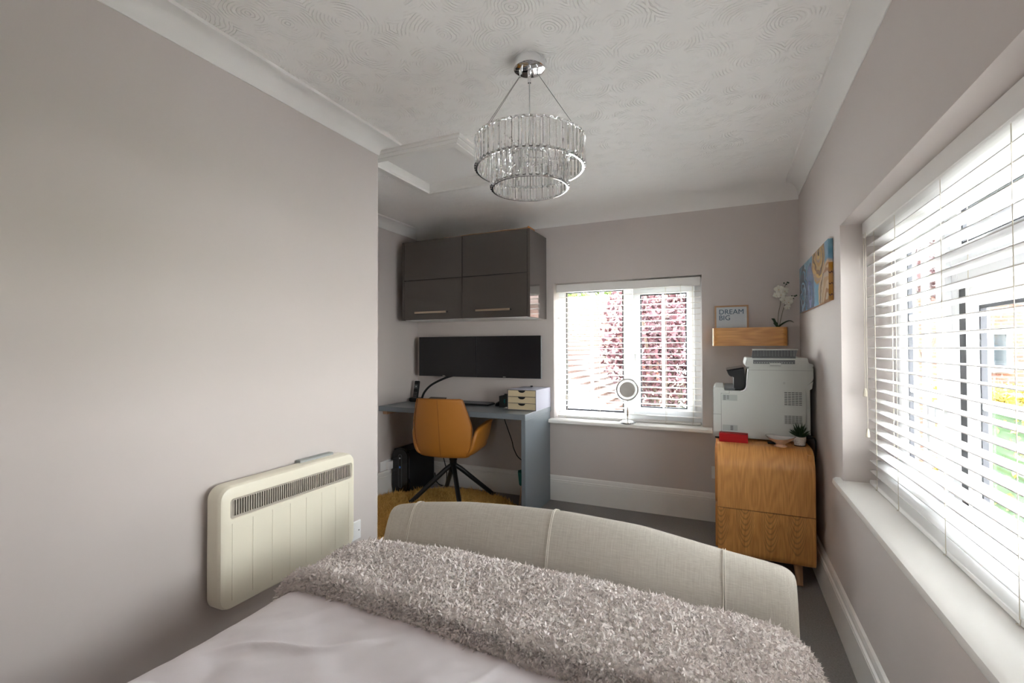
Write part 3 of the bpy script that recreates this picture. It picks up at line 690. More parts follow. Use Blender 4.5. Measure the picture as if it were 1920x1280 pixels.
box('stand_base', (-2.42, 3.53, DZ), (-2.30, 3.585, DZ+0.012), M['black'], t, bev=0.003)
tb = box('body', (-2.44, 3.50, DZ+0.014), (-2.27, 3.60, DZ+0.022), M['black_gloss'], t, bev=0.002, rot=Matrix.Rotation(0.25, 3, 'X'))
# keyboard
t = thing('keyboard', (-1.98, 3.52, DZ), 'long black keyboard on the desk below the monitors', 'keyboard')
box('base', (-2.19, 3.43, DZ), (-1.77, 3.56, DZ+0.014), M['black'], t, bev=0.004)
bmk = bmesh.new()
for r in range(6):
    y = 3.440+r*0.0195; x = -2.183
    while x < -1.785:
        w = 0.015 if not (r == 0 and -2.11 < x < -2.0) else 0.08
        bm_box(bmk, (x, y, DZ+0.014), (x+w, y+0.015, DZ+0.021)); x += w+0.0035
o = from_bm('key', bmk, M['btn'], t); o['kind'] = 'stuff'
t = thing('mouse', (-1.70, 3.50, DZ), 'black computer mouse between keyboard and small dark box', 'mouse')
bm = bmesh.new(); bmesh.ops.create_uvsphere(bm, u_segments=20, v_segments=12, radius=1)
for v in bm.verts: v.co = Vector((-1.70+v.co.x*0.032, 3.50+v.co.y*0.055, DZ+max(0, v.co.z)*0.036))
from_bm('mouse_body', bm, M['black'], t, True)
box('scroll_wheel', (-1.703, 3.455, DZ+0.024), (-1.697, 3.475, DZ+0.034), M['btn'], t)
# small dark box with a teal lightning mark
t = thing('small_box', (-1.60, 3.45, DZ), 'small dark grey open box with teal mark beside the drawer box', 'box')
bx0, bx1, by0, by1 = -1.655, -1.560, 3.40, 3.50
boxes('walls', [((bx0, by0, DZ), (bx1, by0+0.003, DZ+0.085)), ((bx0, by1-0.003, DZ), (bx1, by1, DZ+0.100)), ((bx0, by0, DZ), (bx0+0.003, by1, DZ+0.09)), ((bx1-0.003, by0, DZ), (bx1, by1, DZ+0.09)), ((bx0, by0, DZ), (bx1, by1, DZ+0.003))], M['dark_box'], t)
prism('teal_mark', [(-1.612, DZ+0.068), (-1.598, DZ+0.068), (-1.604, DZ+0.048), (-1.596, DZ+0.048), (-1.612, DZ+0.020), (-1.607, DZ+0.040), (-1.617, DZ+0.040)], 'Y', by0-0.001, by0, M['teal'], t)
t = thing('loose_paper', (-1.55, 3.40, DZ), 'white folded paper lying in front of the small dark box', 'paper')
from_py('sheet', [(-1.60, 3.36, DZ+0.001), (-1.50, 3.335, DZ+0.001), (-1.50, 3.38, DZ+0.016), (-1.585, 3.375, DZ+0.008), (-1.60, 3.36, DZ+0.0005), (-1.50, 3.335, DZ+0.0005), (-1.50, 3.38, DZ+0.002), (-1.585, 3.375, DZ+0.0005)],
        [(0, 1, 2, 3), (7, 6, 5, 4), (0, 4, 5, 1), (1, 5, 6, 2), (2, 6, 7, 3), (3, 7, 4, 0)], M['switch'], t)
# three drawer desk organiser
t = thing('drawer_box', (-1.41, 3.38, DZ), 'grey three-drawer desk organiser box with kraft drawer fronts', 'drawer box')
ox0, ox1, oy0, oy1, oz1 = -1.535, -1.300, 3.300, 3.622, DZ+0.155
e = 0.004
boxes('shell', [((ox0, oy0, DZ), (ox0+e, oy1, oz1)), ((ox1-e, oy0, DZ), (ox1, oy1, oz1)), ((ox0+e, oy0, DZ), (ox1-e, oy1, DZ+e)), ((ox0+e, oy0, oz1-e), (ox1-e, oy1, oz1)), ((ox0+e, oy1-e, DZ+e), (ox1-e, oy1, oz1-e))], M['drawer_shell'], t)
boxes('front_edging', [((ox0-0.0005, oy0-0.0015, DZ), (ox0+e, oy0, oz1)), ((ox1-e, oy0-0.0015, DZ), (ox1+0.0005, oy0, oz1)), ((ox0+e, oy0-0.0015, DZ), (ox1-e, oy0, DZ+e)), ((ox0+e, oy0-0.0015, oz1-e), (ox1-e, oy0, oz1)),
      ((ox0+e, oy0-0.001, DZ+0.0515), (ox1-e, oy0+0.30, DZ+0.0545)), ((ox0+e, oy0-0.001, DZ+0.1015), (ox1-e, oy0+0.30, DZ+0.1045))], M['drawer_edge'], t)
for k in range(3):
    za, zb = DZ+0.0055+k*0.0495, DZ+0.0505+k*0.0495; cxm = (ox0+ox1)/2
    pl = [(ox0+e+0.001, za), (ox1-e-0.001, za), (ox1-e-0.001, zb), (cxm+0.03, zb)]+[(cxm+0.03*math.cos(a), zb-0.017*math.sin(a)) for a in [PI*i/10 for i in range(1, 10)]]+[(cxm-0.03, zb), (ox0+e+0.001, zb)]
    d = prism('drawer', pl, 'Y', oy0, oy0+0.003, M['kraft'], t)
    box('drawer_inside', (ox0+0.008, oy0+0.006, za), (ox1-0.008, oy0+0.29, zb-0.002), M['black'], d)
t = thing('black_clip', (-1.46, 3.55, oz1), 'tiny black clip on the back of the drawer box top', 'clip')
box('clip', (-1.468, 3.60, oz1), (-1.448, 3.612, oz1+0.008), M['black'], t, bev=0.002)
# cable under the desk, teal bin
tag(tube('power_cable', [(-1.66, 3.50, 0.707), (-1.655, 3.50, 0.64), (-1.625, 3.50, 0.56), (-1.59, 3.50, 0.47), (-1.57, 3.50, 0.40), (-1.52, 3.50, 0.33), (-1.40, 3.50, 0.29), (-1.333, 3.50, 0.30)], 0.004, M['black'], None, 8, spline=6),
    'thin black cable hanging below the desktop', 'cable')
t = thing('waste_bin', (-1.425, 3.42, 0), 'small teal pot on thin wooden legs beside the desk panel', 'pot')
lathe('pot', [(0, 0.15), (0.062, 0.15), (0.070, 0.16), (0.080, 0.255), (0.076, 0.255), (0.066, 0.165), (0, 0.16)], (-1.425, 3.43, 0), M['teal'], t, 8, deg=20)
for a in (45, 135, 225, 315):
    a = math.radians(a); tube('leg', [(-1.425+0.045*math.cos(a), 3.43+0.045*math.sin(a), 0.16), (-1.425+0.068*math.cos(a), 3.43+0.068*math.sin(a), 0.0)], 0.006, M['oak_frame'], t, 8)

# ================================================================== PC TOWER and sockets
t = thing('computer_tower', (-2.50, 3.40, 0), 'black computer tower with rounded front standing under the desk', 'computer')
px0, px1, py0, py1 = -2.570, -2.405, 3.215, 3.60
box('case', (px0, py0+0.03, 0.008), (px1, py1, 0.372), M['black'], t, bev=0.004)
prism('front_panel', rrect(px0, 0.008, px1, 0.385, 0.07), 'Y', py0, py0+0.029, M['black_gloss'], t, bev=0.006)
prism('front_trim', rrect(-2.503, 0.06, -2.468, 0.335, 0.014), 'Y', py0-0.002, py0-0.0002, M['printer_dark'], t)
prism('front_inset', rrect(-2.500, 0.063, -2.471, 0.332, 0.012), 'Y', py0-0.003, py0-0.0022, M['black_gloss'], t)
lathe('power_button', [(0, 0), (0.006, 0), (0.006, 0.002), (0, 0.002)], (-2.4855, py0-0.0052, 0.305), M['steel'], t, 14, 'Y')
box('blue_badge', (-2.493, py0-0.0045, 0.222), (-2.478, py0-0.0032, 0.238), M['blue_led'], t)
for x in (px0+0.02, px1-0.02):
    for y in (py0+0.05, py1-0.03): lathe('foot', [(0, 0), (0.012, 0), (0.012, 0.008), (0, 0.008)], (x, y, 0), M['black'], t, 12)
tag(tube('power_cable', [(-2.32, 3.592, 0.30), (-2.27, 3.56, 0.22), (-2.24, 3.55, 0.12), (-2.27, 3.56, 0.01), (-2.38, 3.604, 0.02), (-2.402, 3.606, 0.10)], 0.004, M['black'], None, 8, spline=6), 'thick black cable loop behind the computer tower', 'cable')
tag(tube('power_cable', [(-2.20, 3.60, 0.33), (-2.205, 3.59, 0.24), (-2.20, 3.58, 0.15), (-2.25, 3.57, 0.05), (-2.28, 3.53, 0.004), (-2.36, 3.45, 0.004), (-2.385, 3.30, 0.004)], 0.0022, M['switch'], None, 6, spline=6), 'thin white cable trailing from the back wall to the floor', 'cable')
def wall_plate(name, label, cat, lo, hi, ax, extras=()):
    t = thing(name, [(a+b)/2 for a, b in zip(lo, hi)], label, cat)
    box('plate', lo, hi, M['switch'], t, bev=0.002)
    for nm, l2, h2, m in extras: box(nm, l2, h2, m, t, bev=0.001, seg=1)
    return t
wall_plate('wall_socket', 'white wall socket with raised adaptor beside the computer tower', 'socket', (XA, 3.10, 0.205), (XA+0.010, 3.245, 0.285), 'X',
           [('plug', (XA+0.010, 3.165, 0.212), (XA+0.045, 3.232, 0.278), M['switch'])])
wall_plate('wall_socket', 'small white socket on the back wall left of the oak sideboard', 'socket', (-0.100, YB-0.010, 0.300), (-0.012, YB, 0.385), 'Y',
           [('rocker', (-0.075, YB-0.014, 0.33), (-0.065, YB-0.0095, 0.35), M['black'])])
wall_plate('fused_switch', 'white fused wall switch beside the cream heater', 'switch', (XL, 1.715, 0.300), (XL+0.010, 1.802, 0.388), 'X',
           [('rocker', (XL+0.010, 1.728, 0.325), (XL+0.020, 1.755, 0.362), M['switch']), ('indicator', (XL+0.010, 1.783, 0.340), (XL+0.012, 1.790, 0.346), M['dark_gap'])])

# ================================================================== OFFICE CHAIR
oc = thing('office_chair', (-1.985, 3.24, 0), 'mustard leather swivel chair with armrests on black splayed legs', 'chair', rz=math.radians(9))
def loft(name, rings, m, parent, cap=True, deg=40, sub=1):
    bm = bmesh.new(); R = [[bm.verts.new(p) for p in r] for r in rings]; n = len(R[0])
    for a, b in zip(R, R[1:]):
        for k in range(n): bm.faces.new((a[k], a[(k+1) % n], b[(k+1) % n], b[k]))
    if cap: bm.faces.new(R[0][::-1]); bm.faces.new(R[-1])
    bmesh.ops.recalc_face_normals(bm, faces=bm.faces)
    o = from_bm(name, bm, m, parent, True, True)
    if sub: s = o.modifiers.new('sub', 'SUBSURF'); s.levels = sub; s.render_levels = sub
    return o
def back_ring(z, w, yc, d, th):
    s = np.linspace(-1, 1, 11)
    outer = [(w*a, yc+d*a*a-0.006*(1-a*a)*0, z) for a in s]
    inner = [(w*a*0.97, yc+d*a*a+th*(1-0.55*a**4), z) for a in s[::-1]]
    return outer+inner
prof = [(0.392, 0.170, -0.20, 0.03, 0.06), (0.400, 0.205, -0.225, 0.045, 0.07), (0.43, 0.222, -0.248, 0.055, 0.075), (0.50, 0.232, -0.262, 0.06, 0.06), (0.58, 0.240, -0.272, 0.065, 0.05),
        (0.64, 0.242, -0.280, 0.065, 0.045), (0.70, 0.228, -0.288, 0.06, 0.042), (0.78, 0.206, -0.300, 0.05, 0.040), (0.835, 0.190, -0.308, 0.045, 0.036), (0.848, 0.182, -0.310, 0.043, 0.030)]
br = loft('backrest', [back_ring(*p) for p in prof], M['mustard'], oc)
WL[br] = Vector(br.location)
def chpt(z, s):
    zz = [p[0] for p in prof]; w = np.interp(z, zz, [p[1] for p in prof]); yc = np.interp(z, zz, [p[2] for p in prof]); d = np.interp(z, zz, [p[3] for p in prof])
    return (w*s, yc+d*s*s, z)
def sub_local(o):  # geometry already in the chair frame, re-based on the backrest
    return o
tube('centre_seam', [chpt(z, 0.0) for z in np.linspace(0.400, 0.84, 20)], 0.0022, M['mustard_dark'], br, 6, local=True)
edge = [chpt(z, 0.985) for z in np.linspace(0.44, 0.84, 20)]+[chpt(0.846, s) for s in np.linspace(0.9, -0.9, 14)]+[chpt(z, -0.985) for z in np.linspace(0.84, 0.44, 20)]
tube('edge_piping', edge, 0.0035, M['mustard_dark'], br, 6, local=True)
def seat_ring(z, hw, y0, y1, r=0.06):
    return [(x, y, z) for x, y in rrect(-hw, y0, hw, y1, r, 4)]
loft('seat', [seat_ring(0.405, 0.175, -0.17, 0.17), seat_ring(0.415, 0.215, -0.205, 0.205), seat_ring(0.45, 0.235, -0.22, 0.225), seat_ring(0.475, 0.225, -0.21, 0.21), seat_ring(0.482, 0.17, -0.16, 0.16)], M['mustard'], oc)
for s in (-1, 1):
    def aring(z, off, y0, y1, th):
        x = s*off; n = 5
        o_ = [(x+s*0.012*math.sin(PI*k/(n-1)), y0+(y1-y0)*k/(n-1), z) for k in range(n)]
        i_ = [(x-s*th, y0+(y1-y0)*k/(n-1), z) for k in range(n-1, -1, -1)]
        return o_+i_
    ar = loft('armrest', [aring(0.405, 0.19, -0.20, 0.02, 0.03), aring(0.425, 0.225, -0.215, 0.08, 0.04), aring(0.47, 0.248, -0.215, 0.145, 0.042), aring(0.53, 0.262, -0.21, 0.17, 0.042), aring(0.60, 0.275, -0.19, 0.175, 0.04), aring(0.622, 0.278, -0.13, 0.170, 0.038), aring(0.638, 0.280, 0.02, 0.170, 0.034), aring(0.647, 0.281, 0.09, 0.160, 0.026)], M['mustard'], oc)
lathe('swivel_column', [(0, 0.245), (0.028, 0.245), (0.028, 0.33), (0.032, 0.335), (0.032, 0.395), (0.09, 0.40), (0.09, 0.404), (0, 0.404)], (0, 0, 0), M['black_metal'], oc, 24, local=True)
for k in range(4):
    a = math.radians(32+90*k); c_, s_ = math.cos(a), math.sin(a)
    l = tube('leg', [(0.005*c_, 0.005*s_, 0.300), (0.06*c_, 0.06*s_, 0.262), (0.325*c_, 0.325*s_, 0.034), (0.345*c_, 0.345*s_, 0.032)], [0.018, 0.019, 0.017, 0.014], M['black_metal'], oc, 10, local=True)

# ================================================================== RUG
rg = thing('shag_rug', (-1.945, 2.85, 0), 'round mustard yellow shaggy rug under the office chair', 'rug')
RC, RR = (-1.945, 2.85), 0.655
lathe('rug_base', [(0, 0.001), (RR-0.01, 0.001), (RR, 0.006), (RR-0.01, 0.014), (0, 0.014)], (RC[0], RC[1], 0), M['shag'], rg, 64)
n = 60000; rr = RR*np.sqrt(RNG.random(n)); aa = RNG.random(n)*2*PI
P = np.stack([RC[0]+rr*np.cos(aa), RC[1]+rr*np.sin(aa), np.full(n, 0.012)], 1)
keep = ~((P[:, 0] < XA+0.02)); P = P[keep]
tufts('pile', P, np.tile([0, 0, 1.0], (len(P), 1)), 0.024, 0.006, M['shag'], rg, lean=0.5)

# ================================================================== BED
bd = thing('bed', (-0.53, 0.55, 0), 'double bed with beige linen camelback footboard', 'bed')
BX0, BX1 = -1.245, 0.178
def top_z(x):
    xs = [-1.245, -1.16, -1.09, -0.90, -0.75, -0.62, -0.50, -0.255, -0.014, 0.13, 0.178]
    zs = [0.585, 0.600, 0.615, 0.640, 0.650, 0.655, 0.658, 0.648, 0.612, 0.594, 0.586]
    return np.interp(x, xs, zs)
def foot_ring(x, q, inset):
    """closed section (y,z) at x; inset rounds the ends"""
    tz = top_z(x)-inset*0.9; i = inset
    inner = [(1.425+i, 0.08+0*i), (1.432+i, 0.30), (1.452+i, 0.42), (1.478+i*0.8, tz-0.125), (1.505+i*0.6, tz-0.055), (1.530+i*0.4, tz-0.015)]
    topp = [(1.552, tz), (1.585, tz-0.004), (1.612-i*0.5, tz-0.022)]
    outer = [(1.622-i, tz-0.055), (1.612-i, tz-0.11), (1.575-i, tz-0.20), (1.545-i, 0.30), (1.535-i, 0.08)]
    return [(x, y, z) for y, z in inner+topp+outer]
xs = [BX0+0.0, BX0+0.004, BX0+0.014, BX0+0.03]+list(np.linspace(BX0+0.06, BX1-0.06, 44))+[BX1-0.03, BX1-0.014, BX1-0.004, BX1]
ins = [0.030, 0.018, 0.007, 0.001]+[0]*44+[0.001, 0.007, 0.018, 0.030]
fb = loft('footboard', [foot_ring(x, 0, i) for x, i in zip(xs, ins)], M['linen'], bd, sub=1)
fb.location = Vector(fb.location)-Vector(WL[bd]); WL[fb] = Vector(fb.location)+WL[bd]
for sx in (-1.115, -0.545, -0.010):
    for dx in (-0.003, 0.003):
        pts = [(p[0]+dx, p[1]-0.0012, p[2]+0.0008) for p in foot_ring(sx, 0, 0)[1:11]]
        tube('seam', pts, 0.0011, M['thread'], fb, 5, spline=4)
# the real loft helper is local; place other parts in world space
for x0_, x1_ in ((-1.235, -1.205), (0.140, 0.170)): box('side_rail', (x0_, -0.46, 0.08), (x1_, 1.43, 0.34), M['linen'], bd, bev=0.012)
box('slat_base', (-1.205, -0.46, 0.20), (0.140, 1.43, 0.24), M['oak_frame'], bd)
box('headboard', (-1.245, -0.56, 0.08), (0.178, -0.46, 1.05), M['linen'], bd, bev=0.03)
for x_, y_ in ((-1.17, -0.51), (0.10, -0.51), (-1.17, 1.48), (0.10, 1.48)): box('leg', (x_-0.03, y_-0.03, 0), (x_+0.03, y_+0.03, 0.085), M['black'], bd)
tag(box('mattress', (-1.20, -0.45, 0.24), (0.135, 1.425, 0.455), M['mattress'], None, bev=0.04, seg=4), 'thick white mattress on the linen bed frame', 'mattress')
# duvet
def bed_surface(u, v, lift=0.0, wid=1.0):
    """u 0..1 across (left drape .. right drape), v = world y. returns point array"""
    half = 0.70; cx = -0.535
    s = (u-0.5)*2*1.06            # arclength param, metres from centre
    flat = half-0.09
    a = np.abs(s); sg = np.sign(s)
    R = 0.11
    over = np.clip(a-flat, 0, None); ang = np.clip(over/R, 0, PI/2); down = np.clip(over-R*PI/2, 0, None)
    x = cx+sg*(np.minimum(a, flat)+R*np.sin(ang)+0.03*down/(down+0.1)); z = -(R*(1-np.cos(ang)))-down
    return x, z
nu, nv = 260, 300
U, V = np.meshgrid(np.linspace(0, 1, nu), np.linspace(-0.44, 1.44, nv), indexing='ij')
X, Z = bed_surface(U, V)
s = (U-0.5)*2.12
puff = 0.030*(1-np.abs(s/0.75)**4).clip(0)*1.0
wr = 0.028*(fbm(X*2.1+3, V*1.7+9, 3)-0.45)+0.014*(fbm((X+0.5*V)*5+7, (V-0.5*X)*2.0+2, 3)-0.45)
cre = np.abs(np.sin((X*0.8+V*1.1)*9+5*fbm(X*2, V*2, 2)))**12*0.006
wr = wr+0.018*(fbm((X+V)*4+1, (V-X)*9+5, 3)-0.45)
for cx_, cy_, an_, ln_, am_ in ((-0.55, 0.75, 1.1, 0.20, 0.006), (-0.35, 0.80, 1.15, 0.25, 0.006), (-0.15, 0.78, 1.2, 0.2, 0.005), (-0.95, 0.80, 0.5, 0.18, 0.007), (-0.75, 0.55, 0.4, 0.2, 0.006), (-1.0, 0.6, 0.2, 0.16, 0.008)):
    al = (X-cx_)*math.cos(an_)+(V-cy_)*math.sin(an_); ac = -(X-cx_)*math.sin(an_)+(V-cy_)*math.cos(an_)+0.02*np.sin(al*14)
    wr = wr+1.7*am_*np.exp(-(al/ln_)**2-(ac/0.010)**2)
hang = (np.abs(s) > 0.68)
fold = np.where(hang, 0.018*np.sin(V*16+3*fbm(V*3, X*0+1, 2)), 0)
endf = -0.11*np.clip((V-1.24)/0.20, 0, 1)**2
PZ = 0.496+Z+puff+wr-cre*0.6+endf
PX = X+np.sign(s)*fold*np.clip((np.abs(s)-0.68)/0.2, 0, 1)
dv = grid_mesh('duvet', np.stack([PX, V, PZ], -1), M['duvet'])
tag(dv, 'pale mauve-grey duvet spread over the bed', 'duvet')
sm = dv.modifiers.new('thick', 'SOLIDIFY'); sm.thickness = 0.012; sm.offset = -1
def duvet_z(x, y):
    i = np.clip(((np.interp(x, X[:, 0], U[:, 0]))*(nu-1)).astype(int), 0, nu-1)
    j = np.clip(((y+0.44)/1.88*(nv-1)).astype(int), 0, nv-1)
    return PX[i, j], PZ[i, j]
# fleece throw across the foot of the bed
bu, bv = 420, 230
ub = np.linspace(0.045, 0.985, bu); U2, T2 = np.meshgrid(ub, np.linspace(0, 1, bv), indexing='ij')
front = 0.985+0.030*np.sin(U2*7+0.5)+0.05*np.clip((U2-0.72)/0.2, 0, 1)+0.03*np.clip((0.2-U2)/0.2, 0, 1)
backy = 1.455-0.045*U2
Y2 = front+(backy-front)*T2
ii = (U2*(nu-1)); jj = (Y2+0.44)/1.88*(nv-1)
def samp(A, i, j):
    i0 = np.clip(np.floor(i).astype(int), 0, nu-2); j0 = np.clip(np.floor(j).astype(int), 0, nv-2); fi = i-i0; fj = j-j0
    return (A[i0, j0]*(1-fi)+A[i0+1, j0]*fi)*(1-fj)+(A[i0, j0+1]*(1-fi)+A[i0+1, j0+1]*fi)*fj
PZn = PZ-endf*0.35
BXx = samp(PX, ii, jj); BZ = samp(PZn, ii, jj)
sN = (U2-0.5)*2.12; side = np.clip((np.abs(sN)-0.61)/0.17, 0, 1)
edge_ = np.sqrt(np.clip(T2/0.07, 0, 1)*(2-np.clip(T2/0.07, 0, 1)))
th = 0.034*edge_
wav = 0.010*(fbm(U2*9, Y2*9, 3)-0.45)
lump = 0.007*(fbm(U2*190, Y2*90, 2)-0.4)
th = th+wav+lump+0.011*np.exp(-((T2-0.10)/0.07)**2)
ang = side*PI/2
BXx = BXx+np.sign(sN)*np.sin(ang)*th; BZ = BZ+np.cos(ang)*th
# right end splays out over the floor side
spl = np.clip((U2-0.87)/0.115, 0, 1); BXx = BXx+0.06*spl**1.2; 
B = np.stack([BXx, Y2, BZ], -1)
th_o = thing('fleece_throw', (-0.535, 1.25, 0.5), 'fluffy taupe fleece throw folded across the foot of the bed', 'throw blanket')
body = grid_mesh('throw_body', B, M['fur'], th_o)
sm = body.modifiers.new('thick', 'SOLIDIFY'); sm.thickness = 0.008; sm.offset = -1
du = np.gradient(B, axis=0); dvv = np.gradient(B, axis=1); Nn = np.cross(du, dvv); Nn /= np.linalg.norm(Nn, axis=2)[..., None]+1e-9
if Nn[bu//2, bv//2, 2] < 0: Nn = -Nn
k = 75000; ri = RNG.integers(0, bu, k); rj = RNG.integers(0, bv, k)
tufts('pile', B[ri, rj]+RNG.normal(0, 0.0015, (k, 3)), Nn[ri, rj]*0.55, 0.0058, 0.0065, M['fur'], th_o, lean=0.9, bend=1.2)
k = 7000; ri = RNG.integers(0, bu, k); rj = RNG.integers(0, 9, k)
Nf = Nn[ri, rj]*0.6+np.array([0, -0.7, 0.15])
tufts('fringe', B[ri, rj], Nf, 0.009, 0.006, M['fur'], th_o, lean=0.6, bend=0.7)

# ================================================================== PANEL HEATER on the left wall
he = thing('panel_heater', (-1.59, 1.37, 0.33), 'cream electric panel heater with slotted grille on the left wall', 'heater')
HY0, HY1, HZ0, HZ1, HX = 1.045, 1.680, 0.325, 0.748, -1.552
GY0, GY1, GZ0, GZ1 = 1.082, 1.662, 0.632, 0.704
bm = bmesh.new()
def ringverts(x, y0, y1, z0, z1, r, n=6): return [bm.verts.new((x, a, b)) for a, b in rrect(y0, z0, y1, z1, r, n)]
lay = [(XL+0.020, 0.0, 0.045), (HX-0.018, 0.0, 0.045), (HX-0.010, 0.002, 0.044), (HX-0.003, 0.006, 0.040), (HX, 0.013, 0.034)]
R = [ringverts(x, HY0+i, HY1-i, HZ0+i, HZ1-i, r) for x, i, r in lay]
for a, b in zip(R, R[1:]):
    n = len(a)
    for k in range(n): bm.faces.new((a[k], a[(k+1) % n], b[(k+1) % n], b[k]))
bm.faces.new(R[0][::-1])
G0 = ringverts(HX, GY0, GY1, GZ0, GZ1, 0.012); G1 = ringverts(HX-0.006, GY0+0.003, GY1-0.003, GZ0+0.003, GZ1-0.003, 0.010); n = len(G0)
for k in range(n): bm.faces.new((R[-1][k], R[-1][(k+1) % n], G0[(k+1) % n], G0[k])); bm.faces.new((G0[k], G0[(k+1) % n], G1[(k+1) % n], G1[k]))
bmesh.ops.recalc_face_normals(bm, faces=bm.faces)
smooth_angle(from_bm('casing', bm, M['cream'], he), 30)
# grille surround, inside and slats
bm = bmesh.new()
O_ = [bm.verts.new((HX-0.004, a, b)) for a, b in rrect(GY0+0.002, GZ0+0.002, GY1-0.002, GZ1-0.002, 0.011)]
I_ = [bm.verts.new((HX-0.004, a, b)) for a, b in rrect(GY0+0.012, GZ0+0.010, GY1-0.012, GZ1-0.008, 0.004)]
I2 = [bm.verts.new((HX-0.012, a, b)) for a, b in rrect(GY0+0.012, GZ0+0.010, GY1-0.012, GZ1-0.008, 0.004)]
for k in range(n): bm.faces.new((O_[k], O_[(k+1) % n], I_[(k+1) % n], I_[k])); bm.faces.new((I_[k], I_[(k+1) % n], I2[(k+1) % n], I2[k]))
bmesh.ops.recalc_face_normals(bm, faces=bm.faces)
gs = from_bm('grille_surround', bm, M['heat_grey'], he)
box('grille_back', (HX-0.040, GY0+0.004, GZ0+0.002), (HX-0.036, GY1-0.2, GZ1-0.002), M['inner_grey'], he)
box('grille_back', (HX-0.050, GY1-0.2, GZ0+0.002), (HX-0.046, GY1-0.13, GZ1-0.002), M['black'], he)
box('grille_back', (HX-0.040, GY1-0.13, GZ0+0.002), (HX-0.036, GY1-0.004, GZ1-0.002), M['inner_grey'], he)
fin = None; nf = 58
for k in range(nf):
    y = GY0+0.0165+(GY1-GY0-0.033)*k/(nf-1)
    if fin is None: fin = box('grille_slat', (HX-0.012, y-0.0022, GZ0+0.009), (HX-0.0055, y+0.0022, GZ1-0.007), M['heat_grey'], gs); y_first = y
    else:
        o = fin.copy(); COL.objects.link(o); o.parent = gs; o.location = fin.location+Vector((0, y-y_first, 0))
for y in (1.090, 1.168, 1.248, 1.327, 1.404, 1.484, 1.561, 1.640):
    box('ridge', (HX-0.001, y-0.0015, 0.356), (HX+0.0016, y+0.0015, 0.619), M['cream'], he, bev=0.0012, seg=1)
box('back_box', (XL, 1.12, 0.36), (XL+0.022, 1.62, 0.70), M['inner_grey'], he)
box('control_cover', (XL+0.004, 1.42, 0.740), (XL+0.035, 1.60, 0.758), M['printer_grey'], he, bev=0.003)
tube('supply_cable', [(HX-0.05, 1.56, 0.330), (-1.60, 1.57, 0.300), (-1.602, 1.61, 0.286), (-1.605, 1.65, 0.300), (-1.61, 1.69, 0.335), (-1.622, 1.712, 0.345)], 0.0035, M['switch'], he, 8, spline=5)

# ================================================================== VANITY MIRROR on the back sill
t = thing('vanity_mirror', (-0.678, 3.60, 0.656), 'round chrome vanity mirror standing on the back window sill', 'mirror')
mx, my, mz = -0.678, 3.598, 0.905
lathe('base', [(0, 0), (0.058, 0), (0.060, 0.004), (0.058, 0.010), (0.045, 0.014), (0.040, 0.020), (0.012, 0.026), (0, 0.027)], (mx, my, 0.656), M['chrome'], t, 40)
lathe('stem', [(0.010, 0.682), (0.006, 0.690), (0.0045, 0.70), (0.0075, 0.715), (0.0085, 0.735), (0.005, 0.765), (0.007, 0.772), (0.004, 0.780), (0.004, 0.822)], (mx, my, 0), M['chrome'], t, 16)
hd = [lathe('frame', [(0.074, -0.010), (0.084, -0.010), (0.087, 0), (0.084, 0.010), (0.074, 0.010), (0.074, -0.010)], (mx, my, mz), M['chrome'], t, 48, 'Y')]
hd.append(lathe('light_ring', [(0.058, -0.008), (0.075, -0.008), (0.075, 0.006), (0.058, 0.006), (0.058, -0.008)], (mx, my, mz), M['ring_white'], t, 48, 'Y'))
hd.append(lathe('mirror_glass', [(0, -0.0075), (0.059, -0.0075), (0.059, 0.0), (0, 0.0)], (mx, my, mz), M['mirror'], t, 48, 'Y'))
for o in hd: o.rotation_euler.x = math.radians(-15)
tube('yoke', [(mx+0.092*math.cos(a), my, mz-0.004+0.092*math.sin(a)) for a in [math.radians(180+180*i/24) for i in range(25)]], 0.0022, M['chrome'], t, 8)

# ================================================================== SHELF, FRAME, ORCHID, PAINTING
t = thing('wall_shelf', (0.14, 3.55, 1.23), 'oak box shelf with rounded corners on the back wall above the printer', 'shelf')
sx0, sx1, sy0, sz0, sz1 = -0.083, 0.362, 3.468, 1.231, 1.352
def u_outline(x0, x1, y0, r, yb): return [(x1, yb)]+arc(x1-r, y0+r, r, 0, -90, 7)+arc(x0+r, y0+r, r, -90, -180, 7)+[(x0, yb)]
ou = u_outline(sx0, sx1, sy0, 0.035, YB-0.001); inn = u_outline(sx0+0.015, sx1-0.015, sy0+0.015, 0.022, YB-0.001)
prism('shell', ou+inn[::-1], 'Z', sz0, sz1, M['oak_h'], t, deg=30)
prism('base_board', inn, 'Z', sz0+0.004, sz0+0.08, M['oak_h'], t)
FZ = sz0+0.0805
t = thing('picture_frame', (0.04, 3.58, FZ), 'small wooden framed white print reading DREAM BIG on the shelf', 'picture')
fx0, fx1, fz0, fz1, fy = -0.070, 0.142, FZ, 1.511, 3.560
lean = Matrix.Rotation(math.radians(-6), 3, 'X'); pv = Vector((0, fy+0.006, FZ))
for nm, lo, hi in (('frame_side', (fx0, fy, fz0), (fx0+0.011, fy+0.018, fz1)), ('frame_side', (fx1-0.011, fy, fz0), (fx1, fy+0.018, fz1)), ('frame_rail', (fx0+0.011, fy, fz0), (fx1-0.011, fy+0.018, fz0+0.011)), ('frame_rail', (fx0+0.011, fy, fz1-0.011), (fx1-0.011, fy+0.018, fz1))):
    box(nm, lo, hi, M['oak_frame'], t, rot=lean, pivot=pv)
box('print', (fx0+0.011, fy+0.004, fz0+0.011), (fx1-0.011, fy+0.012, fz1-0.011), M['paper'], t, rot=lean, pivot=pv)
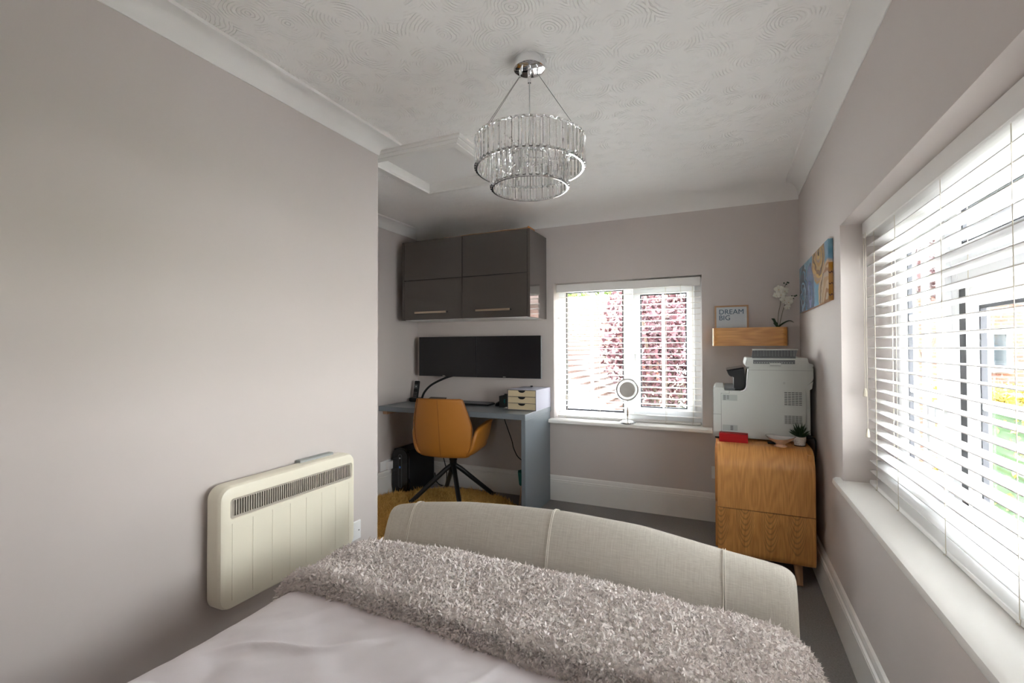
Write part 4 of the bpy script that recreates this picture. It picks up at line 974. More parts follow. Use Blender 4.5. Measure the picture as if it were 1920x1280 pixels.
def text(body, name, size, loc, m, parent, rotm, sx=1.0, space=1.0):
    c = bpy.data.curves.new(name, 'FONT'); c.body = body; c.size = size; c.extrude = 0.0004; c.space_line = 0.86; c.space_character = space; c.offset = -0.0002
    tmp = bpy.data.objects.new(name, c); COL.objects.link(tmp); bpy.context.view_layer.update()
    me = bpy.data.meshes.new_from_object(tmp.evaluated_get(bpy.context.evaluated_depsgraph_get())); bpy.data.objects.remove(tmp)
    me.materials.clear(); me.materials.append(m); me.name = name
    o = bpy.data.objects.new(name, me); COL.objects.link(o); o.parent = parent
    o.location = Vector(loc)-WL[parent]; o.rotation_euler = rotm; o.scale = (sx, 1, 1); return o
text('DREAM\nBIG', 'lettering', 0.048, (fx0+0.026, fy+0.0075+0.0105-0.0035, 1.4500), M['text'], t, (PI/2-math.radians(6), 0, 0), 1.0, 1.0)
# orchid
t = thing('orchid', (0.31, 3.55, FZ), 'white artificial orchid with dark leaves at the right end of the shelf', 'plant')
lathe('pot', [(0, 0), (0.026, 0), (0.032, 0.033), (0.028, 0.033), (0.0, 0.028)], (0.312, 3.55, FZ), M['dark_box'], t, 20)
def leaf(name, pts, w, m, parent, curl=0.15, thick=0.0):
    C_ = catmull(pts, 5); n = len(C_); vs = []; fs = []
    for i, p in enumerate(C_):
        t_ = (C_[min(i+1, n-1)]-C_[max(i-1, 0)]).normalized(); sd_ = t_.cross(Vector((0, 0, 1)))
        if sd_.length < 0.1: sd_ = Vector((1, 0, 0))
        sd_.normalize(); nn = sd_.cross(t_); ww = w*math.sin(PI*(0.06+0.94*i/(n-1))**0.75) if i < n-1 else 0.0004
        vs += [p-sd_*ww+nn*ww*curl*2, p, p+sd_*ww+nn*ww*curl*2]
    for i in range(n-1):
        a = 3*i; fs += [(a, a+1, a+4, a+3), (a+1, a+2, a+5, a+4)]
    o = from_py(name, vs, fs, m, parent, True)
    if thick: q = o.modifiers.new('thick', 'SOLIDIFY'); q.thickness = thick
    return o
zf = FZ+0.03
leaf('leaf', [(0.312, 3.55, zf), (0.296, 3.545, 1.375), (0.284, 3.54, 1.405), (0.283, 3.535, 1.412)], 0.018, M['leaf_dark'], t, thick=0.0015)
leaf('leaf', [(0.312, 3.55, zf), (0.335, 3.54, 1.368), (0.375, 3.53, 1.392), (0.402, 3.53, 1.382)], 0.020, M['leaf_dark'], t, thick=0.0015)
leaf('leaf', [(0.312, 3.55, zf), (0.300, 3.56, 1.375), (0.300, 3.57, 1.395)], 0.016, M['leaf_dark'], t, thick=0.0015)
s1 = [(0.310, 3.55, zf), (0.316, 3.55, 1.44), (0.328, 3.55, 1.505), (0.330, 3.545, 1.56), (0.345, 3.54, 1.60), (0.362, 3.535, 1.635)]
s2 = [(0.316, 3.55, zf), (0.335, 3.55, 1.43), (0.350, 3.55, 1.49), (0.372, 3.545, 1.535), (0.395, 3.54, 1.553), (0.416, 3.535, 1.556)]
for s_ in (s1, s2): tube('stem', s_, 0.0016, M['stem'], t, 6, spline=5)
def blossom(c, r, roll):
    """5-petal orchid flower facing the room"""
    c = Vector(c); fl = None
    for k in range(5):
        a = math.radians(90+72*k+roll); d = Vector((math.cos(a), -0.18, math.sin(a))).normalized(); sd_ = Vector((-math.sin(a), 0, math.cos(a)))
        L = r*(1.0 if k in (1, 4) else 0.92); w = r*(0.52 if k in (1, 4) else 0.36)
        vs = []; fs = []
        for i in range(6):
            tt = i/5; ww = w*math.sin(PI*min(0.98, 0.10+0.85*tt)); p = c+d*L*tt+Vector((0, -0.10*r*math.sin(PI*tt), 0))
            vs += [p-sd_*ww+Vector((0, 0.08*r, 0)), p, p+sd_*ww+Vector((0, 0.08*r, 0))]
        for i in range(5): q = 3*i; fs += [(q, q+1, q+4, q+3), (q+1, q+2, q+5, q+4)]
        o = from_py('petal', vs, fs, M['petal'], t, True); q = o.modifiers.new('thick', 'SOLIDIFY'); q.thickness = 0.0008
    bm = bmesh.new(); bmesh.ops.create_icosphere(bm, subdivisions=2, radius=r*0.11)
    bmesh.ops.translate(bm, verts=bm.verts, vec=c+Vector((0, -0.006, -0.004))); from_bm('flower_centre', bm, M['petal_core'], t, True)
for c, r, ro in (((0.318, 3.530, 1.600), 0.030, 8), ((0.330, 3.525, 1.565), 0.030, -12), ((0.352, 3.53, 1.590), 0.026, 20), ((0.303, 3.535, 1.565), 0.022, 40),
                 ((0.350, 3.525, 1.530), 0.030, 10), ((0.372, 3.525, 1.515), 0.028, -20), ((0.385, 3.535, 1.535), 0.022, 35), ((0.365, 3.53, 1.480), 0.020, 5)): blossom(c, r, ro)
for c in ((0.349, 3.535, 1.640), (0.362, 3.535, 1.632), (0.368, 3.535, 1.643), (0.374, 3.533, 1.640), (0.392, 3.535, 1.553), (0.400, 3.535, 1.535), (0.410, 3.535, 1.552), (0.418, 3.535, 1.556)):
    bm = bmesh.new(); bmesh.ops.create_icosphere(bm, subdivisions=2, radius=0.0052); bmesh.ops.translate(bm, verts=bm.verts, vec=c); from_bm('bud', bm, M['leaf_dark'], t, True)
# abstract poured painting
def painting():
    t = thing('canvas_painting', (XR-0.02, 2.96, 1.42), 'abstract poured painting in blue and gold on the right wall', 'painting')
    x = XR-0.019; Y0, Y1, Z0, Z1 = 2.545, 3.465, 1.434, 1.715
    ny, nz = 260, 120
    yy = np.linspace(Y1, Y0, ny); zz = np.linspace(Z0, Z1, nz); A, Bz = np.meshgrid(yy, zz, indexing='ij')
    P = np.stack([np.full_like(A, x), A, Bz], -1)
    # wrap the near side edge
    ne = 14; ex = np.linspace(x, XR-0.001, ne)[1:]; E = np.zeros((ne-1, nz, 3))
    E[..., 0] = ex[:, None]; E[..., 1] = Y0; E[..., 2] = zz[None]
    P2 = np.concatenate([P, E], 0)
    u = np.concatenate([(Y1-yy)/(Y1-Y0), 1+np.linspace(0, 0.03, ne)[1:]])[:, None]+0*zz[None]; v = ((zz-Z0)/(Z1-Z0))[None]+0*u
    wu = u+0.10*(fbm(u*6, v*3+4, 3)-0.45); wv = v+0.30*(fbm(u*5+9, v*2, 3)-0.45)
    colr = np.zeros(u.shape+(3,)); base = np.array([0.14, 0.30, 0.42]); colr[:] = base
    colr += (fbm(u*14, v*5, 3)[..., None]-0.4)*np.array([0.25, 0.3, 0.3])
    def blob(cu, cv, ru, rv, cols, freq):
        d = np.sqrt(((wu-cu)/ru)**2+((wv-cv)/rv)**2); m_ = np.clip((1-d)*12, 0, 1)
        ph_ = (d*freq+0.6*fbm(u*9, v*9, 2)) % 1.0*len(cols); i0 = np.floor(ph_).astype(int) % len(cols); cc = np.array(cols)[i0]
        colr[:] = colr*(1-m_[..., None])+cc*m_[..., None]
    blob(0.16, 0.36, 0.20, 0.66, [(0.02, 0.06, 0.12), (0.07, 0.16, 0.26), (0.12, 0.25, 0.36), (0.04, 0.09, 0.15), (0.30, 0.42, 0.50)], 1.6)
    blob(0.44, 0.30, 0.15, 0.62, [(0.10, 0.14, 0.30), (0.05, 0.13, 0.24), (0.22, 0.22, 0.36), (0.08, 0.18, 0.30)], 1.4)
    blob(0.72, 0.92, 0.21, 0.55, [(0.42, 0.24, 0.06), (0.50, 0.34, 0.14), (0.18, 0.08, 0.03), (0.55, 0.36, 0.12), (0.36, 0.26, 0.18)], 1.9)
    blob(0.98, 0.10, 0.28, 0.60, [(0.46, 0.30, 0.16), (0.52, 0.40, 0.28), (0.34, 0.18, 0.08), (0.58, 0.42, 0.26)], 1.8)
    sp_ = fbm(u*60, v*22, 2) > 0.66; colr[sp_] = (0.03, 0.03, 0.05)
    eg = (u > 1.0005); golden = np.array([0.45, 0.22, 0.05])+0.25*(fbm(u*40, v*5, 2)[..., None]-0.45); low = eg & (v < 0.62)
    colr[low] = golden[low]
    crack = low & ((np.abs(((v+0.01*np.sin(u*300))*5.5) % 1-0.5) < 0.05)); colr[crack] = (0.05, 0.02, 0.02)
    colr = np.clip(colr, 0.005, 0.9)
    m = bpy.data.materials.new('poured_paint'); m.use_nodes = True; b = m.node_tree.nodes['Principled BSDF']; b.inputs['Roughness'].default_value = 0.2
    at = m.node_tree.nodes.new('ShaderNodeAttribute'); at.attribute_name = 'paint'; m.node_tree.links.new(at.outputs['Color'], b.inputs['Base Color'])
    o = grid_mesh('painted_canvas', P2, m, t, smooth=False)
    ca = o.data.color_attributes.new('paint', 'FLOAT_COLOR', 'POINT'); ca.data.foreach_set('color', np.concatenate([colr, np.ones(u.shape+(1,))], -1).astype(np.float32).ravel())
    box('stretcher', (x+0.001, Y0+0.001, Z0+0.001), (XR-0.001, Y1, Z1-0.001), M['card'], t)
painting()

# ================================================================== SIDEBOARD
sb = thing('sideboard', (0.17, 3.15, 0), 'oak sideboard with curved waterfall shell and splayed legs', 'sideboard')
SX0, SX1, SY0, SY1, SZ0, SZ1, SR = -0.048, 0.404, 2.790, 3.560, 0.100, 0.690, 0.110
SB = 0.05
zj = 0.362
def shell_part(name, pts, m): return prism(name, pts, 'X', SX0, SX1, m, sb, deg=30)
outer_u = [(SY0, zj+0.002)]+arc(SY0+SR, SZ1-SR, SR, 180, 90, 12)+arc(SY1-SR, SZ1-SR, SR, 90, 0, 12)+[(SY1, zj+0.002)]
inner_u = [(SY1-0.02, zj+0.002)]+arc(SY1-SR, SZ1-SR, SR-0.02, 0, 90, 12)+arc(SY0+SR, SZ1-SR, SR-0.02, 90, 180, 12)+[(SY0+0.02, zj+0.002)]
shell_part('upper_shell', outer_u+inner_u, M['oak'])
outer_d = [(SY1, zj-0.002)]+arc(SY1-SB, SZ0+SB, SB, 0, -90, 12)+arc(SY0+SB, SZ0+SB, SB, -90, -180, 12)+[(SY0, zj-0.002)]
inner_d = [(SY0+0.02, zj-0.002)]+arc(SY0+SB, SZ0+SB, SB-0.02, -180, -90, 12)+arc(SY1-SB, SZ0+SB, SB-0.02, -90, 0, 12)+[(SY1-0.02, zj-0.002)]
shell_part('lower_shell', outer_d+inner_d, M['oak_c'])
box('back_panel', (SX1-0.03, SY0+0.02, SZ0+0.02), (SX1-0.012, SY1-0.02, SZ1-0.02), M['oak'], sb)
box('inner_body', (SX0+0.01, SY0+0.021, zj-0.004), (SX1-0.031, SY1-0.021, zj+0.004), M['cab_dark'], sb)
for k, (za, zb) in enumerate(((SZ0+0.022, zj-0.006), (zj+0.006, SZ1-0.022))):
    d = prism('drawer', rrect(SY0+0.024, za, SY1-0.024, zb, 0.03 if 0 else 0.06), 'X', SX0-0.012, SX0+0.20, M['oak'], sb)
for (lx, ly, dx, dy) in ((0.02, 2.92, -0.03, -0.09), (0.335, 2.92, 0.0, -0.10), (0.02, 3.43, -0.03, 0.09), (0.335, 3.43, 0.0, 0.09)):
    tube('leg', [(lx, ly, SZ0+0.012), (lx+dx, ly+dy, 0.0)], [0.024, 0.014], M['oak_frame'], sb, 14)

# ================================================================== PRINTER
pr = thing('laser_printer', (0.17, 3.22, SZ1), 'large white multifunction printer on the oak sideboard', 'printer')
PY0, PY1 = 3.010, 3.430
zb = SZ1+0.012
# side profile (x,z), seen from the room
body = [(-0.072, zb), (0.395, zb), (0.395, 0.995), (0.425, 1.035), (0.432, 1.045), (0.432, 1.112), (0.118, 1.112), (0.112, 1.06), (0.104, 0.998), (0.092, 0.978), (0.075, 0.972), (-0.012, 0.972), (-0.014, 0.988), (-0.066, 0.988), (-0.072, 0.982)]
prism('main_body', body, 'Y', PY0, PY1, M['printer'], pr, bev=0.004, deg=40)
prism('scanner_lid', [(0.102, 1.112), (0.432, 1.112), (0.432, 1.128), (0.410, 1.132), (0.405, 1.162), (0.108, 1.162), (0.100, 1.130)], 'Y', PY0-0.004, PY1, M['printer'], pr, bev=0.003, deg=40)
# document feeder slot and open flap
box('feeder_slot', (0.140, PY0-0.006, 1.128), (0.345, PY0+0.14, 1.150), M['printer_dark'], pr)
box('feeder_tray', (0.135, PY0-0.002, 1.150), (0.350, PY0+0.12, 1.166), M['printer_dark'], pr, bev=0.002)
fl = prism('feeder_flap', [(0.134, 1.166), (0.352, 1.166), (0.362, 1.208), (0.140, 1.210)], 'Y', PY0+0.03, PY0+0.036, M['printer_dark'], pr)
box('flap_rim', (0.138, PY0+0.020, 1.204), (0.364, PY0+0.040, 1.212), M['printer'], pr, bev=0.002)
for k in range(14): box('flap_rib', (0.148+k*0.0150, PY0+0.022, 1.170), (0.1505+k*0.0150, PY0+0.030, 1.202), M['printer_mid'], fl)
for k in range(16): box('roller_tooth', (0.146+k*0.0122, PY0-0.0085, 1.132), (0.151+k*0.0122, PY0-0.006, 1.137), M['printer_grey'], pr)
box('latch', (0.222, PY0-0.0072, 1.118), (0.278, PY0-0.003, 1.134), M['printer'], pr, bev=0.001)
box('latch_shadow', (0.224, PY0-0.0075, 1.1165), (0.276, PY0-0.0035, 1.1185), M['dark_gap'], pr)
# control panel at the front (left)
prism('control_panel', [(0.096, 1.098), (0.104, 0.998), (0.090, 0.979), (0.040, 0.977), (0.040, 1.050), (0.020, 1.052), (0.010, 1.066), (0.004, 1.082)], 'Y', PY0+0.02, PY1-0.02, M['black'], pr, bev=0.003)
prism('panel_screen', [(0.004, 1.083), (0.094, 1.100), (0.092, 1.106), (0.000, 1.089)], 'Y', PY0+0.03, PY1-0.03, M['black_gloss'], pr)
box('output_tray', (-0.010, PY0+0.01, 0.974), (0.045, PY1-0.01, 0.985), M['printer_dark'], pr)
tube('curved_trim', [(0.112, PY0-0.001, 1.10), (0.106, PY0-0.001, 1.03), (0.103, PY0-0.001, 0.997), (0.092, PY0-0.001, 0.978), (0.074, PY0-0.001, 0.971)], 0.003, M['upvc'], pr, 6, spline=4)
# joints, vents, labels
g = 0.0006
for lo, hi in (((-0.072, 0.832), (-0.028, 0.8335)), ((-0.029, 0.702), (-0.0275, 0.955)), ((-0.029, 0.9545), (0.015, 0.956)), ((0.0145, 0.9545), (0.016, 0.972)), ((0.392, 1.00), (0.3935, 1.0)), ((0.118, 1.092), (0.430, 1.0932)), ((0.340, 1.112), (0.3415, 1.128)), ((0.150, 1.112), (0.1515, 1.126))):
    if hi[1]-lo[1] > 0 and hi[0] > lo[0]: box('panel_joint', (lo[0], PY0-g, lo[1]), (hi[0], PY0+g, hi[1]), M['dark_gap'], pr)
def vent(x0, x1, z0, z1, rows, cols):
    v = box('vent', (x0-0.004, PY0-0.0012, z0-0.004), (x1+0.004, PY0+0.001, z1+0.004), M['printer'], pr, bev=0.0008, seg=1)
    for r in range(rows):
        for c in range(cols):
            a = x0+(x1-x0)*c/cols; z = z0+(z1-z0)*r/rows
            box('vent_slot', (a+0.001, PY0-0.0018, z), (a+(x1-x0)/cols-0.002, PY0-0.0008, z+(z1-z0)/rows*0.45), M['dark_gap'], v)
vent(0.292, 0.378, 0.902, 0.978, 8, 5)
vent(0.292, 0.378, 0.80, 0.846, 8, 5)
box('label', (-0.022, PY0-0.001, 0.914), (0.057, PY0, 0.948), M['printer_grey'], pr)
for k in range(6): box('label_print', (-0.016, PY0-0.0015, 0.918+k*0.0048), (-0.003, PY0-0.0009, 0.9205+k*0.0048), M['dark_gap'], pr); 
for k in range(5): box('label_print', (0.002, PY0-0.0015, 0.922+k*0.0048), (0.014, PY0-0.0009, 0.9242+k*0.0048), M['dark_gap'], pr)
box('label', (-0.022, PY0-0.001, 0.742), (0.057, PY0, 0.774), M['printer_grey'], pr)
for k in range(7): box('label_print', (0.020, PY0-0.0015, 0.744+k*0.0040), (0.034, PY0-0.0009, 0.7462+k*0.0040), M['dark_gap'], pr)
for a, b in ((0.288, 1.024), (0.294, 1.024), (0.288, 1.018), (0.294, 1.018)): box('vent_dot', (a, PY0-0.001, b), (a+0.0025, PY0, b+0.0025), M['dark_gap'], pr)
box('rear_cover', (0.395, PY0+0.015, zb+0.02), (0.418, PY1-0.02, 0.990), M['printer'], pr, bev=0.004)
prism('rear_bracket', [(0.388, 1.000), (0.430, 1.035), (0.424, 0.995), (0.396, 0.972)], 'Y', PY0-0.0008, PY0+0.03, M['printer'], pr)
for x in (-0.05, 0.36):
    for y in (PY0+0.03, PY1-0.03): lathe('foot', [(0, 0), (0.014, 0), (0.014, 0.0125), (0, 0.0125)], (x, y, SZ1), M['black'], pr, 12)
box('plug', (0.395, PY0+0.004, 0.722), (0.424, PY0+0.014, 0.742), M['black'], pr, bev=0.003)
tag(tube('power_cable', [(0.420, PY0-0.002, 0.732), (0.432, PY0-0.01, 0.728), (0.436, PY0-0.015, 0.70), (0.434, PY0-0.01, 0.60), (0.432, PY0, 0.45), (0.415, 3.02, 0.22), (0.418, 3.05, 0.02)], 0.0035, M['black'], None, 8, spline=5), 'black cable running from the printer down behind the oak sideboard', 'cable')
# red box, bowl, plant, remote
t = thing('red_box', (0.035, 2.955, SZ1), 'flat bright red cardboard box in front of the printer', 'box')
rz_ = Matrix.Rotation(math.radians(-2), 3, 'Z')
box('box_body', (-0.038, 2.925, SZ1), (0.108, 2.990, SZ1+0.040), M['red'], t, bev=0.001, rot=rz_)
box('box_lid', (-0.0385, 2.9245, SZ1+0.030), (0.1085, 2.9905, SZ1+0.0465), M['red'], t, bev=0.001, rot=rz_)
t = thing('bowl', (0.262, 2.90, SZ1), 'glazed pink-brown footed bowl on the sideboard', 'bowl')
def wavy(name, prof, m):
    bm = bmesh.new(); vs = bm_lathe(bm, prof, (0, 0, 0), 48)
    for v in bm.verts:
        r = math.hypot(v.co.x, v.co.y); a = math.atan2(v.co.y, v.co.x)
        if r > 0.045: v.co.z += 0.006*(r-0.045)/0.027*math.cos(2*a+0.6); v.co.x *= 1.04
    bmesh.ops.translate(bm, verts=bm.verts, vec=(0.262, 2.905, SZ1)); bmesh.ops.recalc_face_normals(bm, faces=bm.faces)
    return smooth_angle(from_bm(name, bm, m, t), 45)
wavy('outer', [(0, 0.0), (0.031, 0.0), (0.032, 0.005), (0.022, 0.009), (0.020, 0.013), (0.035, 0.023), (0.055, 0.038), (0.068, 0.050), (0.069, 0.051)], M['ceramic_out'])
wavy('inner', [(0.069, 0.051), (0.066, 0.050), (0.052, 0.040), (0.034, 0.027), (0.015, 0.019), (0, 0.018)], M['ceramic_in'])
t = thing('potted_succulent', (0.358, 2.965, SZ1), 'spiky dark green succulent in a small speckled white pot', 'plant')
sp_m = mat('terrazzo_pot', (0.75, 0.73, 0.70), 0.5)
nn_ = sp_m.node_tree.nodes; ll_ = sp_m.node_tree.links; vv = nn_.new('ShaderNodeTexVoronoi'); vv.inputs['Scale'].default_value = 220; tt_ = nn_.new('ShaderNodeTexCoord')
ll_.new(tt_.outputs['Object'], vv.inputs['Vector']); c2 = nn_.new('ShaderNodeValToRGB'); c2.color_ramp.interpolation = 'CONSTANT'
c2.color_ramp.elements[0].color = (0.05, 0.05, 0.05, 1); c2.color_ramp.elements[1].position = 0.22; c2.color_ramp.elements[1].color = (0.75, 0.73, 0.70, 1)
ll_.new(vv.outputs['Distance'], c2.inputs[0]); ll_.new(c2.outputs[0], nn_['Principled BSDF'].inputs['Base Color'])
lathe('pot', [(0, 0.004), (0.026, 0.004), (0.031, 0.050), (0.028, 0.050), (0.026, 0.044), (0, 0.043)], (0.358, 2.965, SZ1), sp_m, t, 28)
lathe('saucer', [(0, 0), (0.027, 0), (0.027, 0.005), (0, 0.005)], (0.358, 2.965, SZ1), M['black'], t, 24)
for k in range(44):
    a = k*2.39996; el = math.radians(15+65*(k/44)); L = 0.052+0.012*math.sin(k*1.7); d = Vector((math.cos(a)*math.cos(el), math.sin(a)*math.cos(el)*0.75, math.sin(el)))
    c0 = Vector((0.358, 2.965, SZ1+0.046+0.012*(k/44))); up = Vector((0, 0, 1))
    o = tube('leaf', [c0, c0+d*L*0.4+up*0.001, c0+d*L*0.8+up*0.004, c0+d*L+up*0.008], [0.0040, 0.0046, 0.0024, 0.0003], M['leaf_dark'], t, 5)
tag(box('black_remote', (0.205, 2.955, SZ1), (0.245, 2.995, SZ1+0.007), M['black'], None, bev=0.002), 'small black device lying behind the bowl', 'device')

# ================================================================== OUTSIDE
GZ = -2.7
g = box('lawn', (-40, 4.2, GZ-0.2), (40, 60, GZ), M['lawn']); g['kind'] = 'structure'
g = box('bounce_patio', (0.95, -25, GZ-0.2), (40, 4.2, GZ+0.01), M['bounce_paving']); g['kind'] = 'structure'  # unseen pale ground added over lawn to bounce neutral light indoors
g = box('bounce_patio', (-12, 4.2, GZ-0.1), (2.4, 6.1, GZ+0.01), M['bounce_paving']); g['kind'] = 'structure'
def leaves(name, centre, rad, n, size, m, parent):
    d = RNG.normal(size=(n, 3)); d /= np.linalg.norm(d, axis=1)[:, None]
    P = np.array(centre)+d*np.array(rad)*(RNG.random(n)[:, None]**0.4)
    P = P+0.12*np.array(rad)*np.stack([fbm(P[:, 1]*3, P[:, 2]*3, 2), fbm(P[:, 0]*3, P[:, 2]*3, 2), fbm(P[:, 0]*3, P[:, 1]*3, 2)], 1)
    a = RNG.normal(size=(n, 3)); a /= np.linalg.norm(a, axis=1)[:, None]; b = np.cross(a, RNG.normal(size=(n, 3))); b /= np.linalg.norm(b, axis=1)[:, None]
    s = size*(0.7+0.6*RNG.random(n))[:, None]
    V = np.stack([P-a*s, P-b*s*0.5, P+a*s, P+b*s*0.5], 1).reshape(-1, 3); i = np.arange(n)[:, None]*4
    Fc = np.concatenate([i+np.array([0, 1, 2]), i+np.array([0, 2, 3])], 0)
    o = np_mesh(name, V, Fc, m, parent, False, False); o['kind'] = 'stuff'; return o
def tree(name, base, crown, rad, n, size, m, label, cat='tree', trunk=0.12):
    t = thing(name, base, label, cat)
    tube('trunk', [base, ((base[0]+crown[0])/2+0.1, (base[1]+crown[1])/2, (base[2]+crown[2])/2), crown], [trunk, trunk*0.8, trunk*0.4], M['bark'], t, 10)
    for k in range(6):
        a = k*1.1; tube('branch', [((base[0]+crown[0])/2, (base[1]+crown[1])/2, (base[2]*0.35+crown[2]*0.65)), (crown[0]+rad[0]*0.7*math.cos(a), crown[1]+rad[1]*0.7*math.sin(a), crown[2]+rad[2]*0.4*math.sin(2*a))], [trunk*0.4, 0.02], M['bark'], t, 6)
    leaves('foliage', crown, rad, n, size, m, t); return t
tree('plum_tree', (-1.1, 8.6, GZ), (-1.0, 8.6, 1.35), (1.15, 1.0, 1.35), 7000, 0.05, M['leaf_red'], 'burgundy leaved tree seen through the back window', trunk=0.10)
tree('garden_tree', (-9.0, 24, GZ), (-8.5, 24, 2.6), (5.0, 2, 2.3), 9000, 0.14, M['leaf_lime'], 'lime green tree rising behind the tiled roof')
tree('garden_tree', (3.4, 11.4, GZ), (3.45, 11.4, 2.75), (0.8, 0.6, 0.7), 2500, 0.05, M['leaf_red'], 'dark red tree in front of the brick house, through the side window', trunk=0.06)
def hedge(name, lo, hi, n, size, m, label, cat):
    t = thing(name, ((lo[0]+hi[0])/2, (lo[1]+hi[1])/2, lo[2]), label, cat)
    P = RNG.random((n, 3))*(np.array(hi)-np.array(lo))+np.array(lo)
    P[:, 2] = np.where(RNG.random(n) < 0.5, hi[2]-0.25*RNG.random(n)+0.3*(fbm(P[:, 0]*2, P[:, 1]*2, 3)-0.4), P[:, 2])
    a = RNG.normal(size=(n, 3)); a /= np.linalg.norm(a, axis=1)[:, None]; b = np.cross(a, RNG.normal(size=(n, 3))); b /= np.linalg.norm(b, axis=1)[:, None]
    V = np.stack([P-a*size, P-b*size*0.5, P+a*size, P+b*size*0.5], 1).reshape(-1, 3); i = np.arange(n)[:, None]*4
    o = np_mesh('foliage', V, np.concatenate([i+np.array([0, 1, 2]), i+np.array([0, 2, 3])], 0), m, t, False, False); o['kind'] = 'stuff'
    box('core', (lo[0]+0.15, lo[1]+0.15, lo[2]), (hi[0]-0.15, hi[1]-0.15, hi[2]-0.2), M['leaf_green'], t)
hedge('hedge', (-2.4, 6.6, GZ), (0.6, 8.0, 0.10), 9000, 0.05, M['leaf_green'], 'green hedge below the burgundy tree, through the back window', 'hedge')
hedge('yellow_shrub', (2.9, 8.2, GZ), (4.8, 9.6, 0.62), 9000, 0.05, M['leaf_yellow'], 'bright yellow shrub seen through the side window', 'shrub')
# tiled house behind the back window
hs = thing('tiled_house', (-5, 14, GZ), 'brick house with brown tiled roof seen through the back window', 'house')
box('wall', (-9.0, 12.6, GZ), (-1.55, 17.0, 1.2), M['brick'], hs)
rows = 26; bmr = bmesh.new(); ya, za, yb2, zb2 = 12.2, 1.15, 14.9, 2.75
for k in range(rows):
    f0, f1 = k/rows, (k+1)/rows; y_0, z_0, y_1, z_1 = ya+(yb2-ya)*f0, za+(zb2-za)*f0, ya+(yb2-ya)*f1, za+(zb2-za)*f1
    x = -9.3+(0.1 if k % 2 else 0)
    while x < -1.35:
        dz = 0.008*random.random()
        vs = [bmr.verts.new(p) for p in ((x, y_0-0.03, z_0+0.035+dz), (x+0.19, y_0-0.03, z_0+0.035+dz), (x+0.19, y_1, z_1+0.012), (x, y_1, z_1+0.012), (x, y_0-0.03, z_0), (x+0.19, y_0-0.03, z_0))]
        bmr.faces.new((vs[0], vs[1], vs[2], vs[3])); bmr.faces.new((vs[4], vs[5], vs[1], vs[0])); x += 0.2
o = from_bm('roof_tile', bmr, M['tile'], hs); o['kind'] = 'stuff'
prism('roof_deck', [(ya, za-0.02), (yb2, zb2), (17.4, 1.1), (ya, za-0.08)], 'X', -9.3, -1.35, M['tile'], hs)
tube('ridge_tiles', [(-9.3, yb2, zb2+0.02), (-1.35, yb2, zb2+0.02)], 0.10, M['brick'], hs, 8)
box('gutter', (-9.3, 12.08, 1.04), (-1.35, 12.22, 1.16), M['upvc'], hs)
w_ = box('window', (-3.0, 12.55, 0.0), (-2.1, 12.62, 0.95), M['dark_glass'], hs); profile_frame('frame', 'Y', None, -3.05, -2.05, -0.05, 1.0, 0.07, 12.50, 12.60, M['upvc'], w_)
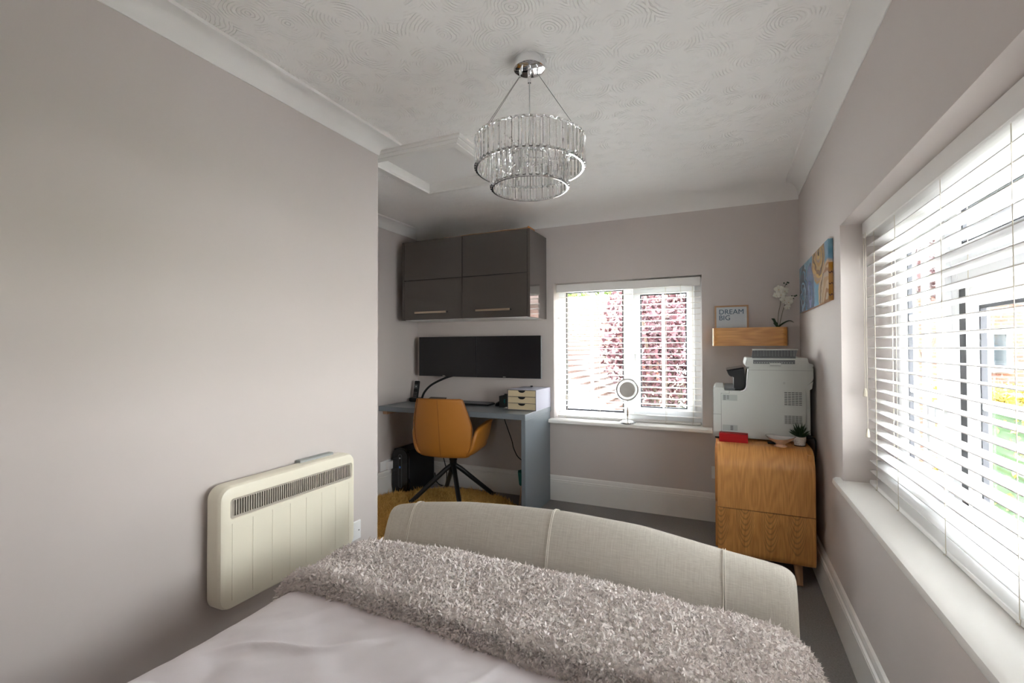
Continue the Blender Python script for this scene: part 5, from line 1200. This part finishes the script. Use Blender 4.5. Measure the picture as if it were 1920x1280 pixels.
# second, nearer tiled slope and white gable extension
ex = thing('white_extension', (-3.1, 7.5, GZ), 'white rendered gable of the extension at lower left of the back window', 'building')
prism('gable_wall', [(-4.2, GZ), (-1.0, GZ), (-1.0, 0.05), (-1.22, 0.25), (-4.2, 2.2)], 'Y', 6.2, 6.5, M['render'], ex)
ex2 = thing('lean_to_roof', (-3.3, 9.2, GZ), 'brown tiled lean-to roof behind the white gable', 'roof')
bmr = bmesh.new()
for k in range(22):
    f0, f1 = k/22, (k+1)/22
    x_0, z_0, x_1, z_1 = -1.45-3.2*f0, 0.15+2.0*f0, -1.45-3.2*f1, 0.15+2.0*f1; y = 7.2
    while y < 11.5:
        vs = [bmr.verts.new(p) for p in ((x_0+0.03, y, z_0+0.04), (x_0+0.03, y+0.19, z_0+0.04), (x_1, y+0.19, z_1+0.012), (x_1, y, z_1+0.012), (x_0+0.03, y, z_0), (x_0+0.03, y+0.19, z_0))]
        bmr.faces.new((vs[0], vs[1], vs[2], vs[3])); bmr.faces.new((vs[4], vs[5], vs[1], vs[0])); y += 0.2
o = from_bm('roof_tile', bmr, M['tile'], ex2); o['kind'] = 'stuff'
prism('end_wall', [(-1.6, GZ), (-1.6, 0.1), (-4.6, 2.1), (-4.6, GZ)], 'Y', 7.3, 11.4, M['brick'], ex2)
# brick house seen through the side window
for k, (tx, ty, hgt) in enumerate(((4.6, 5.6, 2.6), (6.6, 6.6, 3.2), (9.0, 8.0, 3.6))):  # unseen trees added to dim daylight entering the side window at an angle
    tree('light_blocker_tree', (tx, ty, GZ), (tx, ty, 0.6), (1.1, 1.1, hgt), 6000, 0.10, M['leaf_green'], ('unseen dark tree added to block daylight, nearest the side window', 'unseen dark tree added to block daylight, second from the side window', 'unseen dark tree added to block daylight, farthest from the side window')[k], trunk=0.15)
bh = thing('brick_house', (6, 14, GZ), 'red brick house with white framed windows seen through the side window', 'house')
box('wall', (2.6, 13.0, GZ), (12.0, 19.0, 2.55), M['brick'], bh)
prism('roof', [(12.7, 2.5), (16.0, 3.6), (19.3, 2.5)], 'X', 2.4, 12.3, M['tile'], bh)
for (a, b, c, d) in ((4.98, 5.24, 0.75, 1.50), (7.4, 8.6, 0.3, 1.4), (7.4, 8.6, -2.2, -0.9)):
    w_ = box('window', (a, 12.95, c), (b, 12.99, d), M['dark_glass'], bh); profile_frame('frame', 'Y', None, a-0.05, b+0.05, c-0.05, d+0.05, 0.07, 12.90, 12.98, M['upvc'], w_)
    box('timber_panel', (a-0.46, 12.93, c-0.05), (a-0.06, 12.98, d+0.05), M['timber'], bh)
# outer face and roof of our own house so that daylight only comes through the windows
r0 = box('house_roof', (XA-0.6, YF-0.6, 2.5), (XR+OW+0.35, YB+OW+0.35, 2.6), M['tile']); r0['kind'] = 'structure'
